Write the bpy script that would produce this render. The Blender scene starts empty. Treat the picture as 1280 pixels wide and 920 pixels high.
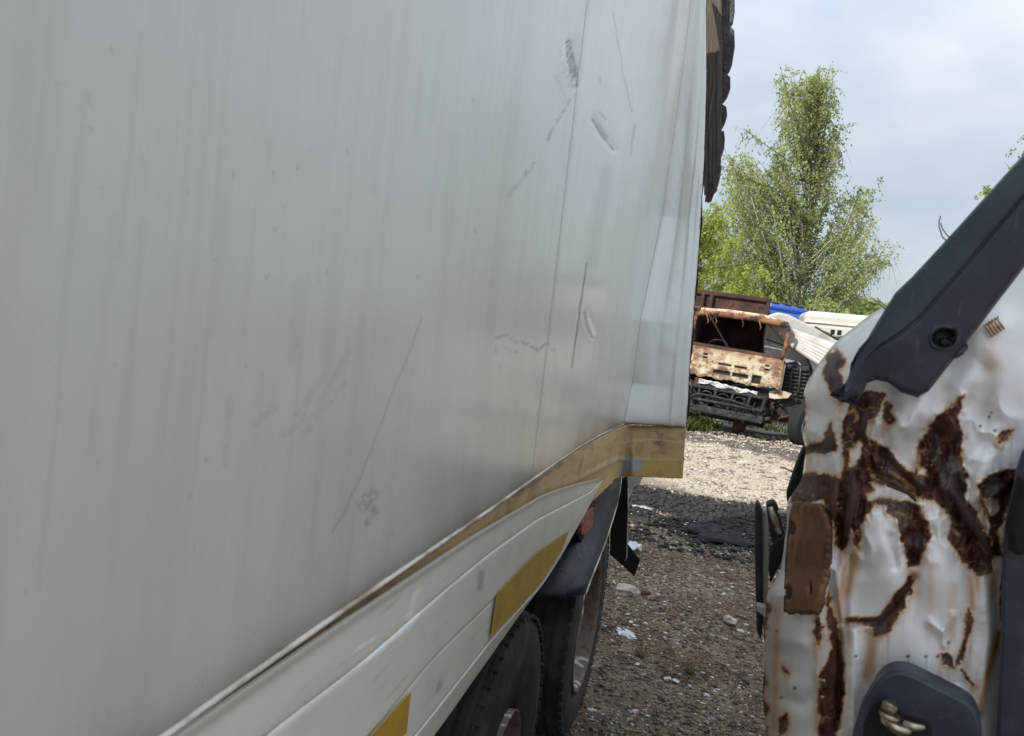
import bpy, bmesh, math, random
import numpy as np
from mathutils import Vector, Matrix
random.seed(7); rng = np.random.default_rng(7)
sc = bpy.context.scene; COL = sc.collection

# ---------------------------------------------------------------- camera
F, CX, CY = 960., 640., 460.
def _cal(vp=(922, 421), roll=6.5, H=2.1):
    Y = np.array([vp[0]-CX, -(vp[1]-CY), -F]); Y /= np.linalg.norm(Y)
    r = math.radians(roll); h = np.array([math.cos(r), -math.sin(r), 0])
    Z = np.cross(h, Y); Z /= np.linalg.norm(Z)
    return np.stack([np.cross(Y, Z), Y, Z]), np.array([0, 0, H])
RC, CAM = _cal()
cd = bpy.data.cameras.new("camera"); cam = bpy.data.objects.new("camera", cd); COL.objects.link(cam)
m4 = Matrix([list(RC[i])+[CAM[i]] for i in range(3)]+[[0, 0, 0, 1]])
cam.matrix_world = m4
cd.sensor_width = 36; cd.lens = 36*F/1280; cd.clip_start = .02; cd.clip_end = 2000
cd.dof.use_dof = True; cd.dof.focus_distance = 4.2; cd.dof.aperture_fstop = 9
sc.camera = cam

# ---------------------------------------------------------------- sky and sun
SUN_AZ = math.atan2(3.3, 4.5)                 # the light travels towards +x +y
SUN_EL = math.radians(36)
w = bpy.data.worlds.new("World"); sc.world = w; w.use_nodes = True
nt = w.node_tree; N = nt.nodes; L = nt.links; N.clear()
out = N.new('ShaderNodeOutputWorld'); bg = N.new('ShaderNodeBackground'); bg.inputs[1].default_value = .1
sky = N.new('ShaderNodeTexSky'); sky.sky_type = 'NISHITA'; sky.sun_disc = False
sky.sun_elevation = SUN_EL; sky.sun_rotation = SUN_AZ+math.pi
tc = N.new('ShaderNodeTexCoord'); mp = N.new('ShaderNodeMapping'); mp.inputs['Scale'].default_value = (1, 1, 2.2)
mp.inputs['Location'].default_value = (.3, .55, .2)
nz = N.new('ShaderNodeTexNoise'); nz.inputs['Scale'].default_value = 1.5; nz.inputs['Detail'].default_value = 5; nz.inputs['Roughness'].default_value = .5
rp = N.new('ShaderNodeValToRGB')
rp.color_ramp.elements[0].position = .3; rp.color_ramp.elements[0].color = (.7, .7, .7, 1)
rp.color_ramp.elements[1].position = .62; rp.color_ramp.elements[1].color = (1, 1, 1, 1)
sep = N.new('ShaderNodeSeparateXYZ'); hr = N.new('ShaderNodeMapRange')
hr.inputs[1].default_value = 0; hr.inputs[2].default_value = .5; hr.inputs[3].default_value = .8; hr.inputs[4].default_value = 1.06
mu = N.new('ShaderNodeMath'); mu.operation = 'MULTIPLY'; mu.use_clamp = True
n2 = N.new('ShaderNodeTexNoise'); n2.inputs['Scale'].default_value = 2.3; n2.inputs['Detail'].default_value = 4
r2 = N.new('ShaderNodeValToRGB')
r2.color_ramp.elements[0].position = .38; r2.color_ramp.elements[0].color = (4.3, 5.1, 6.2, 1)
r2.color_ramp.elements[1].position = .62; r2.color_ramp.elements[1].color = (6.8, 7.1, 7.4, 1)
mx = N.new('ShaderNodeMix'); mx.data_type = 'RGBA'
L.new(tc.outputs['Generated'], mp.inputs[0]); L.new(mp.outputs[0], nz.inputs[0]); L.new(nz.outputs[0], rp.inputs[0])
L.new(mp.outputs[0], n2.inputs[0]); L.new(n2.outputs[0], r2.inputs[0])
L.new(tc.outputs['Generated'], sep.inputs[0]); L.new(sep.outputs[2], hr.inputs[0])
L.new(rp.outputs[0], mu.inputs[0]); L.new(hr.outputs[0], mu.inputs[1])
L.new(mu.outputs[0], mx.inputs[0]); L.new(sky.outputs[0], mx.inputs[6]); zr = N.new('ShaderNodeMapRange'); zr.inputs[1].default_value = 0; zr.inputs[2].default_value = 1; zr.inputs[3].default_value = .60; zr.inputs[4].default_value = 1.9
vs = N.new('ShaderNodeVectorMath'); vs.operation = 'SCALE'; L.new(sep.outputs[2], zr.inputs[0]); L.new(r2.outputs[0], vs.inputs[0]); L.new(zr.outputs[0], vs.inputs['Scale']); L.new(vs.outputs[0], mx.inputs[7])
L.new(mx.outputs[2], bg.inputs[0]); L.new(bg.outputs[0], out.inputs[0])
sd = bpy.data.lights.new("sun", 'SUN'); sd.energy = 3.7; sd.angle = math.radians(.8); sd.color = (1, .94, .85)
so = bpy.data.objects.new("sun", sd); COL.objects.link(so)
dv = Vector((math.sin(SUN_AZ)*math.cos(SUN_EL), math.cos(SUN_AZ)*math.cos(SUN_EL), -math.sin(SUN_EL)))
so.rotation_euler = dv.to_track_quat('-Z', 'Y').to_euler(); so.location = (-6, -8, 12)
sc.view_settings.view_transform = 'Standard'; sc.view_settings.look = 'None'
sc.view_settings.exposure = .45; sc.view_settings.gamma = 1; sc.view_settings.use_curve_mapping = False
sc.render.engine = 'CYCLES'

# ---------------------------------------------------------------- survey helpers: a sight line met with a real plane
def ray(p): return RC@np.array([p[0]-CX, -(p[1]-CY), -F])
def onx(p, x): d = ray(p); return CAM+d*((x-CAM[0])/d[0])
def ony(p, y): d = ray(p); return CAM+d*((y-CAM[1])/d[1])
def onz(p, z=0): d = ray(p); return CAM+d*((z-CAM[2])/d[2])
def onpl(p, p0, n): d = ray(p); return CAM+d*(np.dot(np.array(p0)-CAM, n)/np.dot(d, n))
def proj(P):
    q = (P-CAM)@RC; return CX+F*q[..., 0]/-q[..., 2], CY-F*q[..., 1]/-q[..., 2]
def sdist(px, py, pl):
    """distance from pixel fields to a polyline"""
    d = np.full(px.shape, 1e9)
    for (x0, y0), (x1, y1) in zip(pl[:-1], pl[1:]):
        dx, dy = x1-x0, y1-y0; t = np.clip(((px-x0)*dx+(py-y0)*dy)/(dx*dx+dy*dy+1e-9), 0, 1)
        d = np.minimum(d, np.hypot(px-x0-t*dx, py-y0-t*dy))
    return d
def sdpoly(px, py, pl):
    d = sdist(px, py, pl+[pl[0]]); ins = np.zeros(px.shape, bool)
    for (x0, y0), (x1, y1) in zip(pl, pl[1:]+[pl[0]]):
        if y0 == y1: continue
        c = ((y0 > py) != (y1 > py)) & (px < (x1-x0)*(py-y0)/(y1-y0)+x0); ins ^= c
    return np.where(ins, -d, d)
def vnoise(x, y, seed=0, oct=4):
    r = 0; a = 1; tot = 0
    g = np.random.default_rng(seed)
    for o in range(oct):
        T = g.random((64, 64)); xi = np.floor(x).astype(int); yi = np.floor(y).astype(int)
        fx = x-xi; fy = y-yi; fx = fx*fx*(3-2*fx); fy = fy*fy*(3-2*fy)
        t = lambda i, j: T[(xi+i) % 64, (yi+j) % 64]
        r = r+a*((t(0, 0)*(1-fx)+t(1, 0)*fx)*(1-fy)+(t(0, 1)*(1-fx)+t(1, 1)*fx)*fy)
        tot += a; a *= .5; x = x*2.03+7.1; y = y*2.03+3.7
    return r/tot-.5
def sm(e0, e1, x):
    t = np.clip((x-e0)/(e1-e0), 0, 1); return t*t*(3-2*t)

# ---------------------------------------------------------------- materials
def mat(name, col, rough=.6, metal=0, layers=(), bump=None, spec=.5, coat=0, attrs=(), rough_noise=0):
    """layers: (colour, scale or xyz scale, lo, hi[, detail]); attrs: (attribute, colour)"""
    m = bpy.data.materials.new(name); m.use_nodes = True; t = m.node_tree; n = t.nodes; l = t.links
    b = n['Principled BSDF']; b.inputs['Roughness'].default_value = rough; b.inputs['Metallic'].default_value = metal
    b.inputs['Specular IOR Level'].default_value = spec; b.inputs['Coat Weight'].default_value = coat
    b.inputs['Coat Roughness'].default_value = .14
    t_ = n.new('ShaderNodeTexCoord'); cur = n.new('ShaderNodeRGB'); cur.outputs[0].default_value = (*col, 1); cur = cur.outputs[0]
    def noise(s, det=5, rg=.55):
        q = n.new('ShaderNodeMapping'); q.inputs['Scale'].default_value = s if isinstance(s, tuple) else (s, s, s)
        z = n.new('ShaderNodeTexNoise'); z.inputs['Scale'].default_value = 1; z.inputs['Detail'].default_value = det; z.inputs['Roughness'].default_value = rg
        l.new(t_.outputs['Object'], q.inputs[0]); l.new(q.outputs[0], z.inputs[0]); return z.outputs[0]
    def mixc(f, c):
        nonlocal cur
        x = n.new('ShaderNodeMix'); x.data_type = 'RGBA'; l.new(f, x.inputs[0]); l.new(cur, x.inputs[6]); x.inputs[7].default_value = (*c, 1); cur = x.outputs[2]
    for ly in layers:
        c, s, lo, hi = ly[:4]
        r = n.new('ShaderNodeMapRange'); r.interpolation_type = 'SMOOTHSTEP'; r.inputs[1].default_value = lo; r.inputs[2].default_value = hi
        r.inputs[4].default_value = ly[4] if len(ly) > 4 else 1
        l.new(noise(s), r.inputs[0]); mixc(r.outputs[0], c)
    for a, c in attrs:
        q = n.new('ShaderNodeAttribute'); q.attribute_name = a; mixc(q.outputs['Fac'], c)
    l.new(cur, b.inputs['Base Color'])
    if bump:
        bs = bump if isinstance(bump, list) else [bump]; prev = None
        for s, st, dist in bs:
            u = n.new('ShaderNodeBump'); u.inputs['Strength'].default_value = st; u.inputs['Distance'].default_value = dist
            l.new(noise(s, 6, .6), u.inputs['Height'])
            if prev: l.new(prev, u.inputs['Normal'])
            prev = u.outputs[0]
        l.new(prev, b.inputs['Normal'])
    if rough_noise:
        r = n.new('ShaderNodeMapRange'); r.inputs[1].default_value = .3; r.inputs[2].default_value = .7
        r.inputs[3].default_value = rough; r.inputs[4].default_value = min(1, rough+rough_noise)
        l.new(noise(9), r.inputs[0]); l.new(r.outputs[0], b.inputs['Roughness'])
    return m

STREAK = [((.54, .53, .515), (3, 26, .9), .46, .8, .38), ((.48, .45, .41), (3, 70, 1.3), .5, .85, .2), ((.50, .47, .43), (3, 6, .4), .48, .8, .45),
          ((.76, .77, .76), (3, 180, 2), .55, .8, .2), ((.36, .34, .32), (60, 60, 50), .66, .76, .45), ((.56, .54, .50), (2, 2.2, 1.6), .5, .8, .35)]
M = dict(
 panel=mat('panel_paint', (.645, .65, .61), .3, layers=STREAK, spec=.55, coat=.42, attrs=[('brown', (.20, .145, .10)), ('scuff', (.23, .23, .24)), ('dark', (.05, .05, .055)), ('pale', (.8, .8, .8))],
           bump=[((1.2, 5, 2.), .25, .02), ((40, 40, 20), .1, .001)], rough_noise=.12),
 rail=mat('rail_paint', (.72, .69, .60), .45, layers=[((.62, .59, .53), (5, 8, 14), .45, .75, .7), ((.28, .24, .2), (60, 5, 60), .6, .8, .5)], attrs=[('brown', (.2, .145, .1)), ('scuff', (.2, .2, .2)), ('pale', (.85, .85, .84))],
          bump=((60, 20, 60), .15, .001)),
 bead=mat('bead_white', (.68, .62, .54), .4, layers=[((.3, .22, .15), (20, 9, 20), .42, .66), ((.12, .09, .07), (30, 14, 30), .62, .75)]),
 band=mat('resin_band', (.56, .38, .18), .5, layers=[((.60, .43, .24), (3, 4, 30), .4, .7), ((.33, .2, .1), (8, 6, 9), .52, .75, .8), ((.28, .19, .12), (4, 70, 3), .55, .8, .5)],
          attrs=[('yellow', (.60, .42, .13)), ('brown', (.17, .115, .08)), ('grey', (.42, .44, .48)), ('dark', (.09, .07, .06)), ('pale', (.72, .66, .5))],
          bump=((60, 30, 60), .2, .001)),
 tape=mat('reflective_tape', (.50, .30, .035), .4, layers=[((.36, .22, .04), (6, 12, 12), .45, .7)]),
 rubber=mat('tyre_rubber', (.022, .022, .024), .75, layers=[((.06, .057, .054), 7, .42, .72), ((.14, .13, .12), 45, .62, .8, .7)], bump=(30, .4, .01)),
 dirtyblack=mat('dirty_black', (.018, .019, .022), .6, layers=[((.07, .065, .06), (9, 9, 9), .45, .75), ((.3, .28, .25), 70, .64, .76, .7)], bump=(40, .4, .01)),
 guard=mat('mudguard_plastic', (.022, .028, .038), .55, layers=[((.05, .055, .06), (6, 6, 3), .45, .7), ((.13, .12, .11), (30, 30, 14), .58, .74, .7)], bump=(30, .2, .004)),
 black=mat('black_plastic', (.024, .033, .047), .42, layers=[((.046, .058, .076), 14, .4, .75), ((.10, .10, .10), (70, 70, 25), .6, .78, .5), ((.14, .13, .12), 160, .66, .74, .5)], bump=(900, .12, .0006), spec=.5),
 blackmatt=mat('black_matt', (.008, .008, .009), .85),
 rimm=mat('rim_rusty', (.17, .13, .10), .7, layers=[((.55, .53, .5), (5, 14, 14), .58, .64), ((.10, .05, .03), 25, .5, .7)], bump=(40, .5, .01)),
 steel=mat('bare_steel', (.4, .36, .3), .3, 1, layers=[((.2, .14, .08), 60, .45, .7)]),
 rust=mat('burnt_rust', (.17, .07, .035), .85, layers=[((.28, .13, .065), 4, .4, .6), ((.04, .022, .017), 5, .46, .6), ((.42, .30, .2), 11, .6, .75, .6)], bump=(25, .6, .02)),
 rustdark=mat('dark_rust', (.045, .022, .017), .85, layers=[((.12, .05, .03), 3, .45, .65), ((.02, .015, .014), 6, .5, .7)], bump=(20, .6, .02)),
 burntpaint=mat('scorched_paint', (.50, .40, .28), .7, layers=[((.62, .56, .45), 3, .45, .6), ((.24, .115, .05), (4, 4, 5), .5, .62), ((.08, .05, .035), 9, .58, .7)], bump=(20, .5, .01)),
 char=mat('charred_metal', (.02, .019, .02), .75, layers=[((.07, .055, .045), 12, .5, .7), ((.2, .18, .16), 22, .64, .74)], bump=(25, .6, .02)),
 ash=mat('ash_white', (.6, .6, .6), .8, layers=[((.2, .19, .18), 14, .5, .65)], bump=(30, .8, .02)),
 vanwhite=mat('van_white', (.52, .51, .46), .4, layers=[((.38, .35, .3), 4, .5, .8)], bump=(6, .1, .01)),
 dirtwhite=mat('crushed_white', (.42, .41, .39), .5, layers=[((.3, .27, .24), 3, .48, .75), ((.15, .13, .12), 9, .62, .8, .6)], bump=(4, .5, .05)),
 blue=mat('blue_paint', (.02, .07, .34), .35, layers=[((.08, .12, .3), 5, .5, .8)]),
 glass=mat('dark_glass', (.01, .012, .015), .08, spec=.8),
 lamp=mat('marker_lens', (.40, .07, .03), .25, layers=[((.5, .16, .1), 60, .45, .6)]),
 bark=mat('birch_bark', (.42, .39, .34), .85, layers=[((.07, .06, .05), (6, 6, 14), .52, .62)], bump=(10, .5, .03)),
 twig=mat('twig_brown', (.11, .08, .055), .85),
 red=mat('red_plastic', (.11, .035, .028), .8, layers=[((.2, .13, .11), 30, .48, .68)]),
 film=mat('plastic_film', (.62, .65, .68), .35, layers=[((.4, .42, .44), 30, .5, .7)]),
 concrete=mat('concrete_bit', (.42, .39, .34), .9, layers=[((.22, .2, .17), 18, .45, .7)], bump=(40, .6, .01)),
 wire=mat('wire', (.12, .1, .1), .6),
 board=mat('torn_board', (.085, .072, .06), .85, layers=[((.15, .125, .10), (90, 90, 1.2), .42, .7), ((.04, .035, .03), (40, 40, 3), .52, .7)], bump=((140, 140, 4), .8, .01)),
 lining=mat('torn_lining', (.05, .048, .05), .75, layers=[((.11, .105, .105), (9, 9, 5), .42, .7), ((.02, .02, .02), 25, .55, .7)], bump=(22, .9, .03)),
)
def leafmat(name, c1, c2):
    m = bpy.data.materials.new(name); m.use_nodes = True; n = m.node_tree.nodes; l = m.node_tree.links; n.remove(n['Principled BSDF'])
    a = n.new('ShaderNodeAttribute'); a.attribute_name = 'tint'; x = n.new('ShaderNodeMix'); x.data_type = 'RGBA'
    x.inputs[6].default_value = (*c1, 1); x.inputs[7].default_value = (*c2, 1); l.new(a.outputs['Fac'], x.inputs[0])
    d = n.new('ShaderNodeBsdfPrincipled'); d.inputs['Roughness'].default_value = .5; l.new(x.outputs[2], d.inputs['Base Color'])
    tr = n.new('ShaderNodeBsdfTranslucent'); l.new(x.outputs[2], tr.inputs[0])
    s = n.new('ShaderNodeMixShader'); s.inputs[0].default_value = .5; l.new(d.outputs[0], s.inputs[1]); l.new(tr.outputs[0], s.inputs[2])
    l.new(s.outputs[0], n['Material Output'].inputs[0]); return m
M['leaf'] = leafmat('birch_leaf', (.17, .24, .06), (.46, .52, .23))
M['leafbright'] = leafmat('willow_leaf', (.25, .32, .045), (.44, .5, .12))
M['grass'] = leafmat('grass_blade', (.06, .10, .02), (.16, .2, .05))

# ---------------------------------------------------------------- object helpers
def props(o, label=None, cat=None, group=None, kind=None):
    if label: o['label'] = label
    if cat: o['category'] = cat
    if group: o['group'] = group
    if kind: o['kind'] = kind
    return o
def empty(name, loc, label, cat, rot=(0, 0, 0), group=None):
    o = bpy.data.objects.new(name, None); COL.objects.link(o); o.location = loc; o.rotation_euler = rot; o.empty_display_size = .2
    return props(o, label, cat, group)
def link(name, me, m=None, parent=None, smooth=False):
    if m: me.materials.append(m)
    if smooth: me.polygons.foreach_set('use_smooth', [True]*len(me.polygons))
    o = bpy.data.objects.new(name, me); COL.objects.link(o)
    if parent: o.parent = parent
    return o
def wlink(name, me, m, parent, smooth=False):
    """mesh given in world coordinates, hung under a parent that is elsewhere"""
    o = link(name, me, m, None, smooth)
    if parent:
        loc = Vector(); p = parent
        while p: loc += p.location; p = p.parent
        o.parent = parent; me.transform(Matrix.Translation(-loc))
    return o
def npmesh(name, V, Fc, attrs=None):
    me = bpy.data.meshes.new(name); V = np.ascontiguousarray(V, dtype=np.float32); Fc = np.ascontiguousarray(Fc, dtype=np.int32)
    k = Fc.shape[1]; me.vertices.add(len(V)); me.vertices.foreach_set('co', V.ravel())
    me.loops.add(Fc.size); me.loops.foreach_set('vertex_index', Fc.ravel())
    me.polygons.add(len(Fc)); me.polygons.foreach_set('loop_start', np.arange(0, Fc.size, k, dtype=np.int32))
    me.polygons.foreach_set('loop_total', np.full(len(Fc), k, dtype=np.int32))
    me.update(calc_edges=True)
    for a, v in (attrs or {}).items():
        at = me.attributes.new(a, 'FLOAT', 'POINT'); at.data.foreach_set('value', np.ascontiguousarray(v.ravel(), dtype=np.float32))
    return me
def gridmesh(name, P, attrs=None, flip=False):
    nv, nu = P.shape[:2]; i = np.arange(nv*nu).reshape(nv, nu)
    f = np.stack([i[:-1, :-1], i[:-1, 1:], i[1:, 1:], i[1:, :-1]], -1).reshape(-1, 4)
    if flip: f = f[:, ::-1]
    return npmesh(name, P.reshape(-1, 3), f, attrs)
def bm_me(name, bm):
    bmesh.ops.recalc_face_normals(bm, faces=bm.faces)
    me = bpy.data.meshes.new(name); bm.to_mesh(me); bm.free(); return me
def abox(bm, c, s, bev=0, rot=None):
    r = bmesh.ops.create_cube(bm, size=1); vs = r['verts']
    bmesh.ops.scale(bm, vec=s, verts=vs)
    if bev:
        g = bmesh.ops.bevel(bm, geom=list({e for v in vs for e in v.link_edges}), offset=bev, segments=2, affect='EDGES', profile=.5)
        vs = list({v for f in g['faces'] for v in f.verts} | {v for v in vs if v.is_valid})
    if rot: bmesh.ops.rotate(bm, cent=(0, 0, 0), matrix=rot, verts=vs)
    bmesh.ops.translate(bm, vec=c, verts=vs)
def box(name, c, s, m, parent=None, bev=.01, rot=None):
    bm = bmesh.new(); abox(bm, c, s, min(bev, min(s)*.45), rot); return link(name, bm_me(name, bm), M[m], parent)
def tubemesh(name, pts, rads, seg=8):
    pts = [Vector(p) for p in pts]; n = len(pts)
    if not hasattr(rads, '__len__'): rads = [rads]*n
    V = []; Fs = []
    for i, p in enumerate(pts):
        t = (pts[min(i+1, n-1)]-pts[max(i-1, 0)]).normalized(); a = t.cross(Vector((.3, .2, 1)) if abs(t.z) < .9 else Vector((1, .1, 0))).normalized(); b = t.cross(a)
        for k in range(seg):
            g = 2*math.pi*k/seg; V.append(p+(a*math.cos(g)+b*math.sin(g))*rads[i])
    for i in range(n-1):
        for k in range(seg): k2 = (k+1) % seg; Fs.append((i*seg+k, i*seg+k2, (i+1)*seg+k2, (i+1)*seg+k))
    Fs.append(tuple(range(seg))[::-1]); Fs.append(tuple(range((n-1)*seg, n*seg)))
    me = bpy.data.meshes.new(name); me.from_pydata(V, [], Fs); return me
def tube(name, pts, rads, m, parent=None, seg=8, world=False):
    me = tubemesh(name, pts, rads, seg)
    return (wlink if world else link)(name, me, M[m], parent, True)
def prism(name, pts3, vec, m, parent=None, bev=.003, world=True, smooth=False):
    """polygon in space given thickness along vec"""
    bm = bmesh.new(); vs = [bm.verts.new(p) for p in pts3]; f = bm.faces.new(vs)
    r = bmesh.ops.extrude_face_region(bm, geom=[f]); bmesh.ops.translate(bm, vec=vec, verts=[v for v in r['geom'] if isinstance(v, bmesh.types.BMVert)])
    bmesh.ops.recalc_face_normals(bm, faces=bm.faces)
    if bev: bmesh.ops.bevel(bm, geom=[e for e in bm.edges if e.calc_face_angle(0) > .3], offset=bev, segments=2, affect='EDGES', profile=.5)
    bmesh.ops.triangulate(bm, faces=[f for f in bm.faces if len(f.verts) > 4])
    return (wlink if world else link)(name, bm_me(name, bm), M[m] if isinstance(m, str) else m, parent, smooth)
def lathe(name, prof, m, parent=None, seg=48, axis='X', loc=(0, 0, 0), a0=0, a1=2*math.pi, attrs=None):
    """prof: (axial, radius) points"""
    full = abs(a1-a0-2*math.pi) < 1e-6; n = seg if full else seg+1
    V = []; Fs = []
    for k in range(n):
        g = a0+(a1-a0)*k/seg; c, s = math.cos(g), math.sin(g)
        for (x, r) in prof:
            p = (x, r*c, r*s) if axis == 'X' else ((r*c, x, r*s) if axis == 'Y' else (r*c, r*s, x)); V.append((p[0]+loc[0], p[1]+loc[1], p[2]+loc[2]))
    q = len(prof)
    for k in range(seg):
        k2 = (k+1) % n
        for j in range(q-1): Fs.append((k*q+j, k*q+j+1, k2*q+j+1, k2*q+j))
    me = bpy.data.meshes.new(name); me.from_pydata(V, [], Fs); return link(name, me, M[m], parent, True)
def pl_interp(pl, xs, axis=0):
    a = np.array(sorted(pl, key=lambda p: p[axis]), float); return np.interp(xs, a[:, axis], a[:, 1-axis])

#__STRUCTURE__
# ================================================================ GROUND
def ground():
    xs = np.concatenate([[-400, -150, -60, -30, -15, -8, -5, -3.2], np.arange(-2.4, 4.4, .05), [5, 6, 8, 11, 15, 25, 50, 120, 400]])
    ys = np.concatenate([[-300, -80, -30, -12, -6, -3, 0, 1.5, 2.4], np.arange(3, 13, .05), np.arange(13, 22, .1), [23, 25, 28, 32, 38, 46, 60, 90, 150, 300, 700]])
    X, Y = np.meshgrid(xs, ys); near = sm(-3, -1, X)*sm(6, 4, X)*sm(2, 3.5, Y)*sm(23, 20, Y)
    Z = near*(vnoise(X*1.3+9, Y*1.3, 3, 5)*.10+vnoise(X*7, Y*7+5, 4, 3)*.03)
    ruts = np.exp(-((Y-(8.2-.35*X))/.55)**2)*.10+np.exp(-((Y-(15.3-.3*X))/.5)**2)*.16
    Z = Z+near*ruts*(.6+vnoise(X*4, Y*4, 8, 3)*1.4)
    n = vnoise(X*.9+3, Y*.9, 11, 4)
    soil_shade = sm(.0, .35, np.exp(-((Y-(8.9-.25*(X-.1)+n*1.6))/1.45)**2)-.25)*sm(-3.5, -2, X)
    soil_shade = np.maximum(soil_shade, .95*sm(15.9, 16.5, Y+n)*sm(19, 18.2, Y)*sm(-1.6, -.9, X)*sm(3, 2, X))  # shadow beneath the burnt truck, painted into the ground as near-black
    soil_shade = np.maximum(soil_shade, .8*sm(.2, .5, np.exp(-((Y-(15.6-.3*X+n))/.8)**2)))
    yard = sm(9.6, 10.6, Y+n*1.2+.25*X)
    P = np.stack([X, Y, Z], -1)
    return gridmesh('ground', P, dict(soil_shade=soil_shade, yard=yard))
gm = mat('ground_dirt', (.19, .145, .102), .95,
         layers=[((.14, .09, .062), 1.3, .45, .62), ((.26, .215, .165), 3, .54, .72), ((.06, .05, .04), 9, .5, .7), ((.45, .40, .34), 38, .58, .68, .9), ((.04, .035, .03), 60, .58, .7, .8)],
         attrs=[('yard', (.45, .385, .305)), ('soil_shade', (.02, .019, .019))], bump=[(14, .8, .05), (70, .8, .012)], spec=.2)
# keep the grain alive on top of the yard, dirt and painted shadow colours
t = gm.node_tree; b = t.nodes['Principled BSDF']; src = b.inputs['Base Color'].links[0].from_socket
tcn = t.nodes.new('ShaderNodeTexCoord'); nn = t.nodes.new('ShaderNodeTexNoise'); nn.inputs['Scale'].default_value = 26; nn.inputs['Detail'].default_value = 6; nn.inputs['Roughness'].default_value = .75
mr = t.nodes.new('ShaderNodeMapRange'); mr.inputs[1].default_value = .3; mr.inputs[2].default_value = .7; mr.inputs[3].default_value = .4; mr.inputs[4].default_value = 1.65
ml = t.nodes.new('ShaderNodeVectorMath'); ml.operation = 'SCALE'
t.links.new(tcn.outputs['Object'], nn.inputs[0]); t.links.new(nn.outputs[0], mr.inputs[0]); t.links.new(src, ml.inputs[0]); t.links.new(mr.outputs[0], ml.inputs['Scale']); t.links.new(ml.outputs[0], b.inputs['Base Color'])
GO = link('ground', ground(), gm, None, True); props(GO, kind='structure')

def stones(name, n, fy, smin, smax, m, label, seed, yr=(3.2, 14), xr=(-1.4, 1.6), flat=.55):
    g = np.random.default_rng(seed)
    base = np.array([(1, 0, 0), (-1, 0, 0), (0, 1, 0), (0, -1, 0), (0, 0, 1), (0, 0, -1), (.62, .62, .5), (-.62, -.6, .5)]); 
    y = yr[0]+(yr[1]-yr[0])*g.random(n)**fy; x = xr[0]+(xr[1]-xr[0])*g.random(n)
    cl = vnoise(x*2.2, y*2.2, seed+5, 3); keep = cl > g.random(n)*.6-.42; x = x[keep]; y = y[keep]; n = len(x)
    s = smin+(smax-smin)*g.random(n)**3; s = s*(.6+.4*y/5)
    F8 = np.array([(0, 2, 4), (2, 1, 4), (1, 3, 4), (3, 0, 4), (2, 0, 5), (1, 2, 5), (3, 1, 5), (0, 3, 5)])
    B = base[:6][None]*(.6+.8*g.random((n, 6, 1))); B = B+g.normal(0, .22, B.shape); B[..., 2] *= flat
    a = g.random(n)*6.28; ca, sa = np.cos(a)[:, None], np.sin(a)[:, None]
    Bx = B[..., 0]*ca-B[..., 1]*sa; By = B[..., 0]*sa+B[..., 1]*ca
    zz = (vnoise(x*1.3+9, y*1.3, 3, 5)*.10+vnoise(x*7, y*7+5, 4, 3)*.03)
    rut = np.exp(-((y-(8.2-.35*x))/.55)**2)*.10+np.exp(-((y-(15.3-.3*x))/.5)**2)*.16
    zz = zz+rut*(.6+vnoise(x*4, y*4, 8, 3)*1.4)
    V = np.stack([x[:, None]+Bx*s[:, None], y[:, None]+By*s[:, None], zz[:, None]+(B[..., 2]+.12)*s[:, None]], -1)
    Fa = (F8[None]+np.arange(n)[:, None, None]*6).reshape(-1, 3)
    return props(link(name, npmesh(name, V.reshape(-1, 3), Fa), m, None), label, 'gravel', kind='stuff')
stones('gravel', 42000, 1.3, .003, .020, mat('gravel_brown', (.23, .175, .125), .9, layers=[((.09, .06, .042), 8, .45, .6), ((.34, .30, .24), 11, .56, .66)]), 'brown and grey gravel strewn over the dirt between the vehicles', 21, yr=(3.2, 7.8))
stones('brick_rubble', 5500, 1.2, .003, .018, mat('brick_crumbs', (.12, .06, .042), .9, layers=[((.07, .035, .03), 20, .45, .65)]), 'reddish brick crumbs scattered in the near dirt', 22, yr=(3.2, 7))
stones('pale_chips', 4200, 1.1, .003, .020, mat('chips_white', (.62, .6, .56), .8, layers=[((.35, .33, .3), 40, .5, .7)]), 'pale stone chips and crushed shell bits dotting the dirt', 23, flat=.3, yr=(3.2, 8.6))
stones('yard_gravel', 36000, 1, .004, .022, mat('gravel_tan', (.40, .335, .26), .9, layers=[((.17, .13, .11), 3.1, .5, .56), ((.55, .51, .46), 4.3, .56, .62)]), 'tan gravel of the open yard in the sun', 24, yr=(10.1, 18), xr=(-2, 3))
stones('black_clods', 9000, 1, .006, .04, mat('clods_black', (.02, .019, .019), .85, layers=[((.045, .042, .04), 20, .5, .7)]), 'black oily clods in the dark dirt strip behind the truck', 25, yr=(7.4, 10.2), xr=(-1.6, 1.8))

#__TRUCK__
# ================================================================ BOX TRUCK on the left
W = -.52
truck = empty('box_truck', (-1.7, 1.5, 0), 'white box truck at left with streaked side wall and torn rear flap', 'truck')
A = [(205, 920), (400, 782), (560, 672), (655, 606), (720, 560), (780, 529)]
Ay = [onx(p, W)[1] for p in A]; Az = [onx(p, W)[2] for p in A]
zA = lambda y: np.interp(y, [-4]+Ay, [1.618]+Az)
FOLD = [onx(p, W) for p in [(780, 529), (790, 480), (801, 400), (828, 270), (846, 150), (866, 0)]]
FOLD.append(FOLD[-1]+np.array([0, .0, .25])); FZ = [p[2] for p in FOLD]; FY = sorted([p[1] for p in FOLD])
foldy = lambda z: np.interp(z, FZ, FY)
EDG = [((857, 531), 4.30), ((861, 450), 4.42), ((866, 390), 4.5), ((873, 300), 4.66), ((879, 200), 4.85), ((882, 100), 5.05), ((881, 0), 5.25)]
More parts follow.
